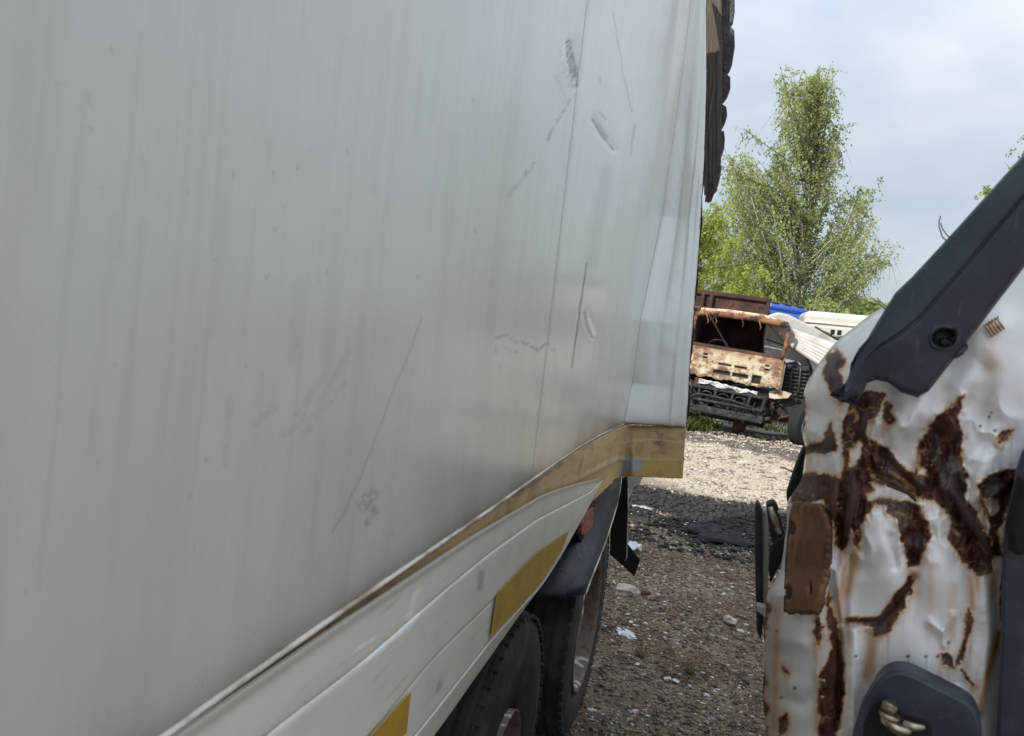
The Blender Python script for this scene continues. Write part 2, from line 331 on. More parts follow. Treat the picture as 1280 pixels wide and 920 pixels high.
EP = [ony(p, y) for p, y in EDG]; EP.append(EP[-1]+np.array([-.02, .1, .2])); EZ = [p[2] for p in EP]
edgp = lambda z: np.stack([np.interp(z, EZ, [p[0] for p in EP]), np.interp(z, EZ, [p[1] for p in EP]), z], -1)
ZTOP = 4.35

def panel_attrs(P):
    px, py = proj(P); ok = (P[..., 1] > .2)
    px = np.where(ok, px, -999.); py = np.where(ok, py, -999.); jx_ = vnoise(px*.08, py*.03, 5, 3); jy_ = vnoise(px*.03, py*.08, 6, 3); px = px+jx_*5; py = py+jy_*5
    nf = vnoise(px*.55+vnoise(px*.1, py*.1, 13, 2)*6, py*.3, 9, 4); nb = vnoise(px*.06, py*.06, 10, 3)
    scuff = np.zeros(px.shape); dark = scuff.copy(); brown = scuff.copy(); pale = scuff.copy(); dep = scuff.copy()
    def line(arr, pl, wd, k, soft=1.5, br=0):
        d = sdist(px, py, pl); v = k*(1-sm(wd, wd+soft, d))*(1 if not br else sm(-br, .18, nf)); np.maximum(arr, v, out=arr)
    line(dark, [(711, 54), (715, 75), (719, 106)], 3.0, .95, 2.4, .3); line(scuff, [(709, 80), (714, 108)], 5, .5, 5, .3)
    line(scuff, [(717, 118), (697, 150), (682, 180)], 1.2, .75, 2.2, .2); line(scuff, [(668, 205), (636, 244)], 1.8, .6, 2.5, .2); line(scuff, [(697, 95), (705, 125)], 3, .3, 4, .3)
    line(dark, [(741, 149), (749, 162), (757, 174)], .9, .75, 1.4); line(dark, [(750, 163), (760, 178), (767, 187)], .5, .8, 1.1); line(scuff, [(748, 157), (758, 172)], 2.6, .55, 1.6); line(scuff, [(750, 140), (757, 149)], 1.2, .5)  # shaded crescent of the dent painted dark over a shallow dip
    line(scuff, [(740, 0), (716, 170), (700, 300), (681, 440)], .4, .0, 1)
    line(dark, [(733, 330), (726, 380), (714, 458)], .5, .75, 1.1)
    line(scuff, [(757, 214), (741, 330)], 3, .26, 11); line(scuff, [(760, 216), (750, 290)], .5, .3, 3)
    line(scuff, [(731, 392), (735, 410), (740, 421)], 1.3, .7, 2); line(pale, [(737, 400), (742, 418)], 1, .8, 1.6)
    line(scuff, [(622, 422), (634, 418), (645, 428), (660, 430), (672, 438), (684, 428), (692, 438)], 1.2, .75, 2, .1); line(scuff, [(630, 432), (650, 441)], 1, .5, 2, .1)
    line(scuff, [(527, 398), (508, 450), (487, 500), (478, 530)], .3, .3, 2.2); line(scuff, [(462, 572), (440, 620), (418, 665)], .4, .32, 2.2)
    line(scuff, [(487, 500), (462, 572)], .3, .22, 2.2)
    line(scuff, [(455, 632), (465, 618)], 6, .55, 5, .2); line(scuff, [(461, 655), (465, 648)], 3, .5, 3, .2); line(scuff, [(462, 630), (472, 642)], 3, .6, 3, .2)
    for a in [(372, 520, 410, 465), (380, 545, 432, 478), (355, 545, 395, 520), (400, 505, 438, 440), (320, 530, 345, 510)]: line(scuff, [a[:2], a[2:]], 2.0, .2, 6, .35)
    line(scuff, [(766, 18), (778, 95), (791, 140)], .5, .45, 1.4); line(scuff, [(788, 195), (794, 155)], .8, .5, 1.5)
    line(scuff, [(287, 500), (284, 580)], 1.5, .2, 6, .4)
    for x, y, r in [(435, 187, 2), (590, 122, 1.5), (410, 337, 2), (522, 345, 2), (620, 434, 2), (624, 458, 1.5), (140, 60, 2), (748, 98, 2), (700, 62, 2.5), (258, 572, 2.5), (750, 505, 1.5), (779, 495, 2), (342, 215, 2), (490, 665, 1.6), (594, 285, 3)]:
        line(scuff, [(x, y), (x+1, y+r*(2+x%3))], r*.3, .35, 1.6)
    for k in range(34):                                                     # runs of rain dirt
        x = [325, 165, 285, 512, 420, 560, 90, 615][k % 8]+rng.normal(0, 22); y = rng.uniform(-50, 560); l_ = rng.uniform(60, 330)
        line(scuff, [(x, y), (x-.1*l_, y+l_)], rng.uniform(.3, 3.5), rng.uniform(.03, .09), rng.uniform(3, 9))
    h = (P[..., 2]-zA(P[..., 1])); hn = vnoise(P[..., 1]*5, P[..., 2]*2, 14, 4)
    brown = .75*np.exp(-np.clip(h, 0, 9)/(.018+.03*np.clip(hn+.15, 0, 1)))+.26*np.exp(-np.clip(h, 0, 9)/.30)*(1+1.5*hn)
    stain = np.exp(-((P[..., 1]-1.0)/.16)**2)*np.exp(-np.clip(h, 0, 9)/.05)*.7; brown = np.clip(np.maximum(brown, stain), 0, .9)
    line(brown, [(680, 616-7), (690, 600)], 3, .5, 3)
    j = (np.abs(P[..., 1]-2.157)); brown = np.maximum(brown, .25*np.exp(-j/.03)); scuff = np.maximum(scuff, .55*(j < .0045))
    # pressed-in dents
    dep += .0035*np.exp(-(sdist(px, py, [(742, 149), (755, 168), (767, 187)])/5)**2)+.004*np.exp(-(sdist(px, py, [(733, 395), (740, 420)])/4)**2)
    dep += .004*np.exp(-(sdist(px, py, [(712, 55), (718, 105)])/7)**2)
    dep = dep+.0012*dark+.0004*scuff*(P[..., 1] < 9)
    return dict(scuff=scuff, dark=dark, brown=brown, pale=pale), dep
def wavy(P):
    y, z = P[..., 1], P[..., 2]
    return vnoise(y*1.1+4, z*.7, 31, 2)*.012*sm(0, 1, y)
# wall: near sheet
pxs = np.concatenate([np.linspace(-40, 700, 440)]); ys = np.array([onx((p, 300), W)[1] for p in pxs]); ys = ys[ys < 2.15]; ys = np.concatenate([[-3.6, -2, -1, 0, .3], ys, [2.155]])
tt = np.concatenate([np.linspace(0, 1, 540), [1.08, 1.3, 1.7, 2.4]])
Yg = np.repeat(ys[None], len(tt), 0); zt = 2.1+np.clip(Yg, .45, 9)*.62+.05
Zg = zA(Yg)+(zt-zA(Yg))*tt[:, None]; Zg = np.minimum(Zg, ZTOP-.0002*(len(tt)-np.arange(len(tt)))[:, None]); Zg = np.maximum.accumulate(Zg, 0)
Zg[-1] = ZTOP
P = np.stack([np.full(Yg.shape, W), Yg, Zg], -1); at, dep = panel_attrs(P); P[..., 0] += -dep+wavy(P)
wlink('side_panel', gridmesh('side_panel', P, at), M['panel'], truck, True)
# wall: far sheet up to the fold, last stretch easing outwards
uu = np.linspace(0, 1, 190); vv = np.concatenate([np.linspace(0, 1, 460)**1.0])
Z0 = np.full((len(vv), len(uu)), 0.); P = np.zeros((len(vv), len(uu), 3))
for i, v in enumerate(vv):
    z = 1.6+v*(ZTOP-1.6); fy = foldy(z); y = 2.152+uu*(fy-2.152); P[i, :, 1] = y
    P[i, :, 2] = np.where(True, zA(y)+(z-1.6)*(ZTOP-zA(y))/(ZTOP-1.6), z)
P[..., 0] = W; at, dep = panel_attrs(P)
bul = .045*np.exp(-((P[..., 1]-foldy(P[..., 2])+.33)/.22)**2)*sm(1.7, 3.0, P[..., 2])
P[..., 0] += -dep+wavy(P)-bul+.0003
wlink('side_panel', gridmesh('side_panel', P, at), M['panel'], truck, True)
# the torn flap that swings out beyond the fold
uu = np.linspace(0, 1, 70); P = np.zeros((260, 70, 3))
for i, v in enumerate(np.linspace(0, 1, 260)):
    z = 1.573+v*(ZTOP-1.573); f = np.array([W+.0006-.004*sm(1.7, 3., z)+wavy(np.array([[W, foldy(z), z]]))[0], foldy(z), z]); e = edgp(np.array([z]))[0]
    zb = 1.573 if v == 0 else z
    d = e-f; nrm = np.array([d[1], -d[0], 0]); nrm = nrm/np.linalg.norm(nrm)
    rip = .016*np.sin(uu*math.pi*2.6+.4+z*.5)*(1-uu**4)*sm(1.6, 2.3, z)+.016*np.exp(-((uu-.74)/.035)**2)-.010*np.exp(-((uu-.42)/.05)**2)*sm(1.55, 2.2, z)+.035*sm(.84, .97, uu)+.006*np.abs(np.sin(uu*6+z*2.1))
    rip = rip+.008*np.exp(-((uu-.55)/.12)**2-((z-2.0)/.05)**2)+.004*vnoise(uu*4, np.full(70, z*3), 17, 2)
    P[i] = f[None]*(1-uu)[:, None]+e[None]*uu[:, None]+nrm[None]*(rip*(uu*(1.02-uu)*4).clip(0, 1))[:, None]
at, _ = panel_attrs(P)
fl = wlink('torn_flap', gridmesh('torn_flap', P, at), M['panel'], truck, True); props(fl, 'creased white end flap of the side wall bent outwards')
s_ = fl.modifiers.new('t', 'SOLIDIFY'); s_.thickness = .003; s_.offset = -1
# black seal behind the flap edge
ee = edgp(np.linspace(1.62, 3.75, 24)); tube('rubber_seal', [(p[0]+.004+.006*math.sin(i*1.7), p[1]+.035, p[2]) for i, p in enumerate(ee)], .008, 'blackmatt', truck, 6, True)
tube('edge_trim', [(p[0], p[1]+.012, p[2]) for p in edgp(np.linspace(1.6, ZTOP, 24))], .005, 'bead', truck, 6, True)
# resin band under the wall sheet
f0 = onx((780, 529), W-.006); e0 = EP[0]; dfl = e0-f0; nfl = np.array([dfl[1], -dfl[0], 0]); nfl /= np.linalg.norm(nfl)
def band_pt(p): return onx(p, W-.006) if p[0] < 780 else onpl(p, f0, nfl)
bt = [(200, 926), (400, 784), (560, 674), (655, 608), (720, 562), (780, 531), (857, 533)]
bb = [(200, 975), (400, 825), (560, 710), (617, 672), (700, 645), (722, 640), (745, 622), (756, 611), (765, 602), (778, 596), (800, 596), (850, 598)]
xs = np.concatenate([np.linspace(200, 560, 60), np.linspace(562, 853, 200)]); ty = pl_interp(bt, xs); by = pl_interp(bb, xs)
xr = xs.copy(); P = np.zeros((60, len(xs), 3)); PX = np.zeros((60, len(xs))); PY = PX.copy()
for i in range(60):
    v = i/59
    for j, x in enumerate(xs):
        xx = x+(4 if x > 800 else 0)*(1-v)*(x-800)/53 if x > 800 else x; y = ty[j]*(1-v)+by[j]*v; P[i, j] = band_pt((xx, y)); PX[i, j] = xx; PY[i, j] = y
q = vnoise(PX*.12, PY*.12, 41, 4); q2 = vnoise(PX*.4, PY*.4, 42, 3)
yel = sm(3, -3, sdpoly(PX, PY, [(735, 628), (752, 600), (770, 580), (800, 571), (860, 572), (860, 610), (735, 640)]))*.8
grey = sm(1.5, -1, sdpoly(PX, PY, [(776, 570), (784, 566), (788, 575), (794, 574), (802, 574), (803, 583), (795, 589), (784, 590), (772, 592), (766, 596), (778, 583)])+q2*6)
dk = np.maximum(.55*np.exp(-(sdist(PX, PY, [(818, 540), (830, 545), (826, 555), (818, 552)])/3)**2)*(q2 > -.1), .4*np.exp(-(sdist(PX, PY, [(778, 534), (850, 533)])/1.5)**2))
dk = np.maximum(dk, .5*np.exp(-(sdist(PX, PY, [(640, 620), (700, 580)])/2.5)**2))
pal = .6*np.exp(-(sdist(PX, PY, [(784, 545), (792, 565)])/1.2)**2)+.5*np.exp(-(sdist(PX, PY, [(775, 552), (815, 549), (857, 553)])/1.1)**2)+.5*np.exp(-(sdist(PX, PY, [(735, 595), (770, 573), (857, 575)])/1.2)**2)
brn = np.clip(sm(640, 440, PX)*.6+.25*(q > .1), 0, 1)
ksm = np.ones(13)/13
for i in range(60):
    for a_ in range(3): P[i, 20:-20, a_] = np.convolve(P[i, :, a_], ksm, 'same')[20:-20]
P[..., 0] += .003*vnoise(PX*.05, PY*.03, 47, 3)*sm(640, 720, PX)*2
P[..., 0] += .004*np.exp(-(sdist(PX, PY, [(720, 600), (770, 573), (857, 574)])/3)**2)
band = wlink('resin_band', gridmesh('resin_band', P, dict(yellow=yel, grey=grey, dark=dk, pale=pal, brown=brn), flip=True), M['band'], truck, True)
props(band, 'tan and yellow bare strip under the white wall sheet, flared at the rear'); s_ = band.modifiers.new('t', 'SOLIDIFY'); s_.thickness = .004; s_.offset = 1
# bead along the bottom of the wall sheet
bp = [(W+.002, -3.6, 1.618)]+[tuple(onx(p, W+.001)) for p in [(150, 961), (205, 921), (300, 853), (400, 783), (480, 728), (560, 673), (610, 639), (655, 607), (690, 582), (720, 561), (752, 543), (780, 530)]]
tube('bead_moulding', bp, [.0045]*9+[.004, .0035, .003, .003], 'bead', truck, 10, True)
tube('bead_moulding', [tuple(onpl(p, f0+np.array([0, -.003, 0]), nfl)) for p in [(780, 530), (800, 530), (830, 531), (857, 532)]], .0022, 'bead', truck, 8, True)
# ---- skirt: extruded rails with grooves
S = [[(222, 920), (400, 797), (590, 671), (680, 618), (720, 605), (755, 597)],
     [(327, 920), (450, 828), (545, 745), (608, 693), (668, 650), (736, 615), (752, 600)],
     [(460, 920), (510, 858), (540, 822), (620, 745), (668, 695), (712, 664), (743, 617)],
     [(520, 916), (540, 891), (613, 799), (677, 730), (703, 690), (738, 627)],
     [(547, 921), (600, 845), (653, 768), (674, 740), (715, 669), (736, 634)]]
SX = W+.012
def srow(pl, off=0.):
    pts = [onx(p, SX) for p in pl]; z0 = np.mean([p[2] for p in pts[:3]])
    return np.array([[SX, -3.6, z0], [SX, 0., z0]]+[list(p) for p in pts])
rows = [srow(s) for s in S]
def resample(r, n=150):
    d = np.r_[0, np.cumsum(np.linalg.norm(np.diff(r, axis=0), axis=1))]; yend = r[-1][1]
    y = np.concatenate([np.linspace(-3.6, .5, 8)[:-1], np.linspace(.5, yend, n)]); z = np.interp(y, r[:, 1], r[:, 2])
    k = np.ones(9)/9; zs = np.convolve(np.pad(z, 4, mode='edge'), k, 'valid'); zs[-5:] = z[-5:]; return np.stack([np.full(len(y), SX), y, zs], -1)
R_ = [resample(r) for r in rows]
for k in range(4):
    a, b2 = R_[k], R_[k+1]; nv = 40; P = np.zeros((nv, len(a), 3))
    for i in range(nv):
        v = i/(nv-1); vv_ = .008+.984*v if k < 3 else .006+.994*v
        P[i] = a*(1-vv_)+b2*vv_; ins = -.003*(abs(2*v-1)**30)
        P[i, :, 0] = SX+ins-(.012*v if k == 3 else 0)+.0015*(k % 2)
    px, py = proj(P); q2 = vnoise(px*.3, py*.3, 51, 3)
    br = .7*np.exp(-((P[..., 2]-a[None, :, 2])/.012)**2) if k == 0 else np.full(px.shape, .0); br = br+.18*np.exp(-((P[..., 2]-b2[None, :, 2])/.012)**2)
    pa = np.zeros(px.shape)
    for pl, wd in [([(520, 737), (513, 752), (511, 765), (508, 778), (497, 790), (470, 812), (454, 826)], 2.2), ([(467, 796), (443, 812)], 1.2), ([(515, 770), (505, 785)], 4)]:
        pa = np.maximum(pa, .95*(1-sm(wd, wd+2, sdist(px, py, pl)+q2*5)))
    scf = np.maximum(.5*(1-sm(2, 5, sdist(px, py, [(600, 715), (598, 735)]))), .5*(1-sm(1, 4, sdist(px, py, [(548, 852), (546, 862)]))))
    o = wlink('skirt_rail', gridmesh('skirt_rail', P, dict(brown=br, pale=pa, scuff=scf), flip=True), M['rail'], truck, True)
    s_ = o.modifiers.new('t', 'SOLIDIFY'); s_.thickness = .004; s_.offset = 1
# back plate of the skirt so that grooves are dark lines, not gaps
P = np.stack([R_[0]+[-.006, 0, 0], R_[4]+[-.02, 0, .003]]); o = wlink('skirt_backing', gridmesh('skirt_backing', P, flip=True), M['rail'], truck)
for pts in ([(621, 743), (613, 797), (650, 757), (677, 727), (702, 688), (711, 664), (668, 693)], [(513, 865), (508, 915), (455, 978), (410, 1020), (445, 940)]):
    ii = []
    bm = bmesh.new(); vs = [bm.verts.new(onx(p, SX+.011)) for p in pts]; f = bm.faces.new(vs); r = bmesh.ops.extrude_face_region(bm, geom=[f])
    bmesh.ops.translate(bm, vec=(.0012, 0, 0), verts=[v for v in r['geom'] if isinstance(v, bmesh.types.BMVert)]); bmesh.ops.triangulate(bm, faces=[f for f in bm.faces if len(f.verts) > 4])
    wlink('reflector_tape', bm_me('reflector_tape', bm), M['tape'], truck)
# ---- body shell behind the sheets
def tbox(name, c, s, m, bev=.01): bm = bmesh.new(); abox(bm, c, s, bev); return wlink(name, bm_me(name, bm), M[m], truck)
tbox('inner_wall', (W-.045, .2, 2.98), (.03, 7.7, 2.6), 'blackmatt', .004)
tbox('roof', (-1.75, .6, ZTOP+.03), (2.52, 8.6, .06), 'vanwhite', .02)
tbox('far_wall', (-2.97, .6, 2.9), (.05, 8.6, 2.8), 'vanwhite', .01)
tbox('front_wall', (-1.75, -3.68, 2.9), (2.4, .05, 2.8), 'vanwhite', .01)
tbox('load_floor', (-1.76, .6, 1.46), (2.38, 8.4, .12), 'dirtyblack', .01)
for x in (-1.2, -2.1): tbox('chassis_rail', (x, .5, 1.05), (.09, 9.2, .28), 'dirtyblack', .01)
tbox('cross_beam', (-1.7, 5.0, 1.25), (2.0, .1, .14), 'dirtyblack', .01)
for y in (2.5, 3.9): tbox('axle', (-1.75, y, .52), (1.8, .14, .14), 'dirtyblack', .03)
# ragged boards and lining hanging in the open rear top corner
lay = [((899, -70), (901, 0), (903, 60), (900, 110), (898, 160), (896, 205), (893, 240), (889, 251), (884, 253), (880, 235), (879, 150), (879, -70))]
prism('torn_board', [ony(p, 5.42) for p in lay[0]], (.0, .04, 0), 'board', truck, .004)
def ribbed(x0, x1, y0, y1, yy, name, m, seed):
    pass
for i, (xa, xb, yb) in enumerate([(880, 886, 240), (886, 891, 226), (891, 896, 232), (896, 902, 205)]):
    prism('batten', [ony(p, 5.40-.004*i) for p in [(xa, -70), (xb, -70), (xb+.3, yb*.5), (xb-.6, yb), (xa+.2, yb+5), (xa-.2, yb*.5)]], (.0, -.012-.004*(i % 2), 0), 'board', truck, .003)
sc1 = [(899, -70), (915, -70), (918, -20), (918.5, 10), (916, 26), (912, 31), (918, 38), (918.5, 55), (915, 78), (911, 88), (907, 91), (913, 96), (913, 108), (909, 119), (904, 126), (900, 128), (908, 133), (909, 142), (906, 152), (900, 163), (897, 168)]
sc2 = [(896, 160), (899, 164), (905, 163), (906, 172), (905, 184), (901, 196), (899, 203), (902, 207), (900, 220), (897, 232), (893, 238), (889, 236), (891, 200)]
for k, q_ in enumerate((sc1+[(897, 120), (899, 40)], sc2)): prism('torn_lining', [ony(p, 5.46+.01*k) for p in q_], (0, .07, 0), 'lining', truck, .006, smooth=True)
prism('torn_lining', [ony(p, 5.4) for p in [(889, 232), (894, 230), (897, 236), (893, 241), (887, 243), (885, 250), (881, 252), (882, 242)]], (0, .05, 0), 'board', truck, .004)
# ---- wheels
def tyre_prof(R, wd, kr=.57):
    h = wd/2; r = [(-h*.55, R*(kr-.02)), (-h*.86, R*(kr+.04)), (-h*1.02, R*max(.72, kr+.1)), (-h*.97, R*.9), (-h*.86, R*.965), (-h*.82, R*.99)]
    tr = []
    for x in np.linspace(-h*.78, h*.78, 21):
        g = (abs(((x/h*2.5+10) % 1)-.5) > .38); tr.append((x, R*(.972 if g else 1.0)))
    return r+tr+[(-a, b_) for a, b_ in r[::-1]]
def wheel(loc, R, wd, label, kr=.57):
    e = bpy.data.objects.new('wheel', None); COL.objects.link(e); e.parent = truck; e.location = Vector(loc)-truck.location; e['label'] = label
    lathe('tyre', tyre_prof(R, wd, kr), 'rubber', e, 72)
    h = wd/2
    q_ = R*kr/.57; lathe('rim', [(h*.55, q_*.57), (h*.98, q_*.595), (h*1.0, q_*.575), (h*.85, q_*.55), (h*.2, q_*.53), (-.02, q_*.5), (-.03, q_*.33), (h*.3, q_*.30), (h*.3, q_*.22), (h*.6, q_*.2), (h*.65, q_*.17), (h*.65, .0)], 'rimm', e, 64)
    proto = None
    for k in range(10):
        a = k*math.pi/5
        if proto is None:
            proto = lathe('wheel_nut', [(0, .018), (.03, .017), (.032, .0)], 'rimm', e, 6)
            nt_ = proto
        else: nt_ = proto.copy(); COL.objects.link(nt_)
        nt_.location = (h*.3, q_*.26*math.cos(a), q_*.26*math.sin(a))
    # block shoulders
    bm = bmesh.new()
    for k in range(54):
        a = k*2*math.pi/54
        for sx in (-1, 1):
            rot = Matrix.Rotation(a, 3, 'X'); v = rot@Vector((sx*h*.82, 0, R*.972)); abox(bm, v, (h*.30, R*.085, .016), .003, rot)
    link('tread_block', bm_me('tread_block', bm), M['rubber'], e)['kind'] = 'stuff'
    return e
wheel((-.58-.14, 2.52, .52), .52, .28, 'front of the two rear wheels, half hidden by the skirt', .34)
w2 = wheel((-.545-.14, 3.89, .535), .56, .28, 'rear wheel with rusty rim under the black mudguard', .59)
# ---- mudguard over the rear wheel, piping edge
pip = [(776, 596), (774, 612), (770, 632), (763, 655), (754, 682), (744, 708), (736, 728), (731, 743)]
pr = [onx(p, -.497) for p in pip]; P = np.zeros((12, len(pr), 3))
for i in range(12):
    v = i/11
    for j, p in enumerate(pr):
        c = np.array([0, 3.93, .53]); P[i, j] = [p[0]-.5*v, p[1]-.42*sm(0, .22, v)*(1-.75*(j/(len(pr)-1))**2)-.06*v, p[2]-.03*v]
g_ = wlink('mudguard', gridmesh('mudguard', P), M['guard'], truck, True); s_ = g_.modifiers.new('t', 'SOLIDIFY'); s_.thickness = .006
tube('guard_piping', [tuple(p+np.array([.004, 0, 0])) for p in pr], .005, 'bead', truck, 6, True)
prism('mudflap', [ony(p, 4.85) for p in [(766, 594), (784, 594), (785, 640), (783, 697), (779, 708), (762, 693), (764, 640)]], (0, .02, 0), 'blackmatt', truck, .004)
prism('mudflap', [ony(p, 4.95) for p in [(782, 678), (800, 700), (793, 721), (778, 707), (765, 695)]], (0, .02, 0), 'blackmatt', truck, .004)
tube('flap_edge', [tuple(ony(p, 4.84)) for p in [(785, 610), (785, 640), (783.5, 697), (781, 701)]], .003, 'bead', truck, 6, True)
prism('bracket', [ony(p, 5.1) for p in [(783, 596), (804, 596), (800, 604), (792, 609), (787, 618), (783, 630)]], (0, .06, 0), 'rail', truck, .004)
ml_ = prism('marker_lamp', [onx(p, -.56) for p in [(728, 655), (732, 640), (742, 634), (743, 644), (740, 660), (732, 669), (727, 668)]], (-.03, 0, 0), 'lamp', truck, .004)
prism('lamp_mount', [onx(p, -.575) for p in [(722, 668), (728, 640), (745, 626), (746, 655), (738, 674), (727, 678)]], (-.03, 0, 0), 'blackmatt', truck, .004)
# cab, out of frame behind the viewer
tbox('cab', (-1.75, -5.0, 1.95), (2.4, 2.1, 2.7), 'vanwhite', .12)
# ================================================================ CRUSHED WHITE VAN on the right
van = empty('wrecked_van', (1.3, 1.9, 0), 'crushed white van corner at right with torn paint, dark rust and a black pillar cover', 'wrecked van')
c5 = lambda *q: [(920+q[i]*.5651, 400+q[i+1]*.5651) for i in range(0, len(q), 2)]
XLp = [(1410, 60), (1292, 200), (1180, 318), (1130, 372), (1086, 393), (1044, 428), (1016, 462), (1005, 496), (1004, 536), (1007, 562), (1003, 598), (986, 626), (983, 671), (976, 712), (961, 739), (955, 773), (955, 829), (957, 908), (958, 1000)]
rows_ = np.linspace(66, 985, 620); xl = np.interp(rows_, [p[1] for p in XLp], [p[0] for p in XLp]); xl = np.convolve(np.pad(xl, 6, mode='edge'), np.ones(13)/13, 'valid')
xl = xl+vnoise(rows_*.035, rows_*0+1, 61, 2)*6
nc = 330; U = np.linspace(0, 1, nc)**1.08; PX = xl[:, None]+(1440-xl[:, None])*U[None]; PY = np.repeat(rows_[:, None], nc, 1)
jit = vnoise(PX*.07, PY*.07, 62, 5)*16; jit2 = vnoise(PX*.3, PY*.3, 63, 4)*4.5
RU = [c5(222,65,240,80,228,110,240,130,232,185,205,150,193,110,205,80),
 c5(255,175,300,155,330,165,312,200,290,240,300,300,290,345,310,400,280,440,270,500,250,480,235,510,215,470,225,400,210,370,240,330,232,270,240,230),
 c5(300,265,345,290,375,335,405,345,400,378,340,370,280,360,270,340),
 c5(505,165,493,215,500,270,490,300,515,340,500,385,530,430,560,480,575,520,560,558,530,565,505,540,470,480,480,440,440,400,395,395,390,350,400,330,395,300,410,265,450,215),
 c5(370,400,420,425,425,470,405,540,380,545,365,500,355,440,330,415,300,395,330,390),
 c5(535,370,560,338,645,330,700,330,700,430,640,425,600,410,590,440,575,470,590,520,570,520,555,440,540,400),
 c5(385,565,395,580,370,640,340,688,300,697,310,678,240,672,240,663,310,660,350,620),
 c5(515,640,520,660,505,745,485,765,500,710), c5(450,738,475,740,480,770,460,760), c5(495,768,530,810,505,790), c5(505,840,525,835,530,860,515,860),
 c5(205,600,225,680,240,760,232,860,215,930,190,1000,180,860,190,780,215,730,200,660),
 c5(50,600,75,640,62,720,66,800,72,960,50,960), c5(150,165,152,280,182,272,215,225,222,292,150,300,120,200),
 c5(150,340,218,340,225,400,205,480,190,400,115,405), c5(330,180,345,190,348,215,330,230,322,205), c5(100,765,112,775,115,785,102,778), c5(95,880,115,870,110,900,90,925),
 c5(575,255,615,240,600,262,585,275), c5(180,650,195,680,185,720,170,690), c5(590,560,600,620,605,700,590,720,585,620)]
HOLES = [c5(250,285,270,265,283,275,265,330,250,330), c5(395,318,415,325,425,345,400,345), c5(282,380,320,368,360,385,372,402,330,395,290,400), c5(405,410,440,405,465,420,465,450,440,460,415,440), c5(545,395,580,395,585,420,560,435), c5(250,440,262,480,250,490,243,460)]
sd = np.full(PX.shape, 1e3)
for r in RU: sd = np.minimum(sd, sdpoly(PX+jit*.8, PY+jit[::-1]*.8, r))
for r in HOLES: sd = np.maximum(sd, -sdpoly(PX+jit*.5, PY+jit*.5, r))
sdj = sd+jit2
rust = sm(.8, -.6, sdj)
spots = np.zeros(PX.shape)
for x, y in c5(565,205, 572,245, 445,745, 470,715, 620,690, 600,700, 380,745, 265,745, 420,745, 560,215, 540,235, 610,370, 90,690, 130,815, 100,835): spots = np.maximum(spots, sm(2.8, 1.2, np.hypot(PX-x, PY-y)+jit2*.3))
rust = np.maximum(rust, spots*.8)
stain = .95*np.exp(-np.clip(sdj, 0, 99)/(2.4+7*np.clip(vnoise(PX*.06, PY*.03, 64, 3)+.1, 0, 1)))
run_ = rust.copy(); dec = .885+.085*np.clip(vnoise(PX*.16, PY*.004, 90, 2)*2.4+.35, 0, 1)
for i_ in range(1, run_.shape[0]): run_[i_] = np.maximum(rust[i_], run_[i_-1]*dec[i_])
strk = sm(-.05, .22, vnoise(PX*.22, PY*.006, 91, 3))
stain = np.maximum(stain, np.clip(run_*(.25+.75*strk), 0, 1)*.8*(1-rust))
for pl, wd, k in [(c5(575,720,560,770,545,830,537,870), 4.5, .95), (c5(583,690,575,720), 4, .9), (c5(300,695,298,740,290,790), 7, .75), (c5(245,480,240,560,228,640,232,900), 7, .6), (c5(385,545,392,565), 8, .8), (c5(270,500,262,540,250,600), 7, .75),
                  (c5(520,570,522,640), 5, .7), (c5(570,560,568,610), 5, .6), (c5(450,770,455,820), 5, .45), (c5(580,20,565,60,560,110), 10, .25), (c5(530,350,550,450,560,470), 5, .5), (c5(255,520,250,600), 4, .8), (c5(480,590,478,700), 7, .35), (c5(215,700,235,715), 5, .6), (c5(432,540,425,700), 5, .25), (c5(340,200,335,240), 6, .7), (c5(90,640,85,900), 6, .5)]:
    stain = np.maximum(stain, k*np.exp(-(sdist(PX, PY, pl)/wd)**2)*(1+.8*vnoise(PX*.2, PY*.02, 65, 3)))
D = np.zeros(PX.shape)
def rid(pl, wd, k): global D; D = D+k*np.exp(-(sdist(PX+jit*.25, PY, pl)/wd)**2)
def bulge(x, y, rx, ry, k): global D; D = D+k*np.exp(-((PX-x)/rx)**2-((PY-y)/ry)**2)
for q, wd, k in [(c5(450,355,480,400,520,450,560,520), 7, .016), (c5(430,330,455,290,480,220,500,170), 6, .008), (c5(255,190,262,250,240,330,262,400,258,470), 8, .016), (c5(300,170,310,230,285,300,300,350), 5, .012), (c5(225,340,215,420,210,480,205,560), 6, .012),
                 (c5(207,560,225,660,232,760,222,900), 4, -.02), (c5(190,620,180,760,185,900), 5, .012), (c5(240,672,310,668,350,630,390,570), 5, -.012), (c5(300,700,285,900), 9, -.02), (c5(262,690,262,900), 9, .022), (c5(345,300,380,340,420,370), 4, .012), (c5(300,330,350,360,400,385), 3, -.008),
                 (c5(430,670,455,690,480,655), 5, .014), (c5(455,690,460,720), 4, .006), (c5(600,20,560,110,500,160,480,230), 22, .02), (c5(560,120,540,230,520,330), 16, -.014), (c5(420,120,400,200,360,260), 20, .018), (c5(360,130,345,200,330,260), 10, -.02), (c5(520,560,515,700,490,800), 9, -.012), (c5(550,560,560,700,540,860), 8, .012), (c5(355,545,340,480), 5, -.01),
                 (c5(610,350,560,400,560,470), 6, .014), (c5(240,672,240,600,250,520), 5, -.01), (c5(60,700,160,720,185,690), 12, .01), (c5(80,830,150,850,180,830), 10, -.012), (c5(130,100,190,200), 8, .008)]: rid(q, wd, k)
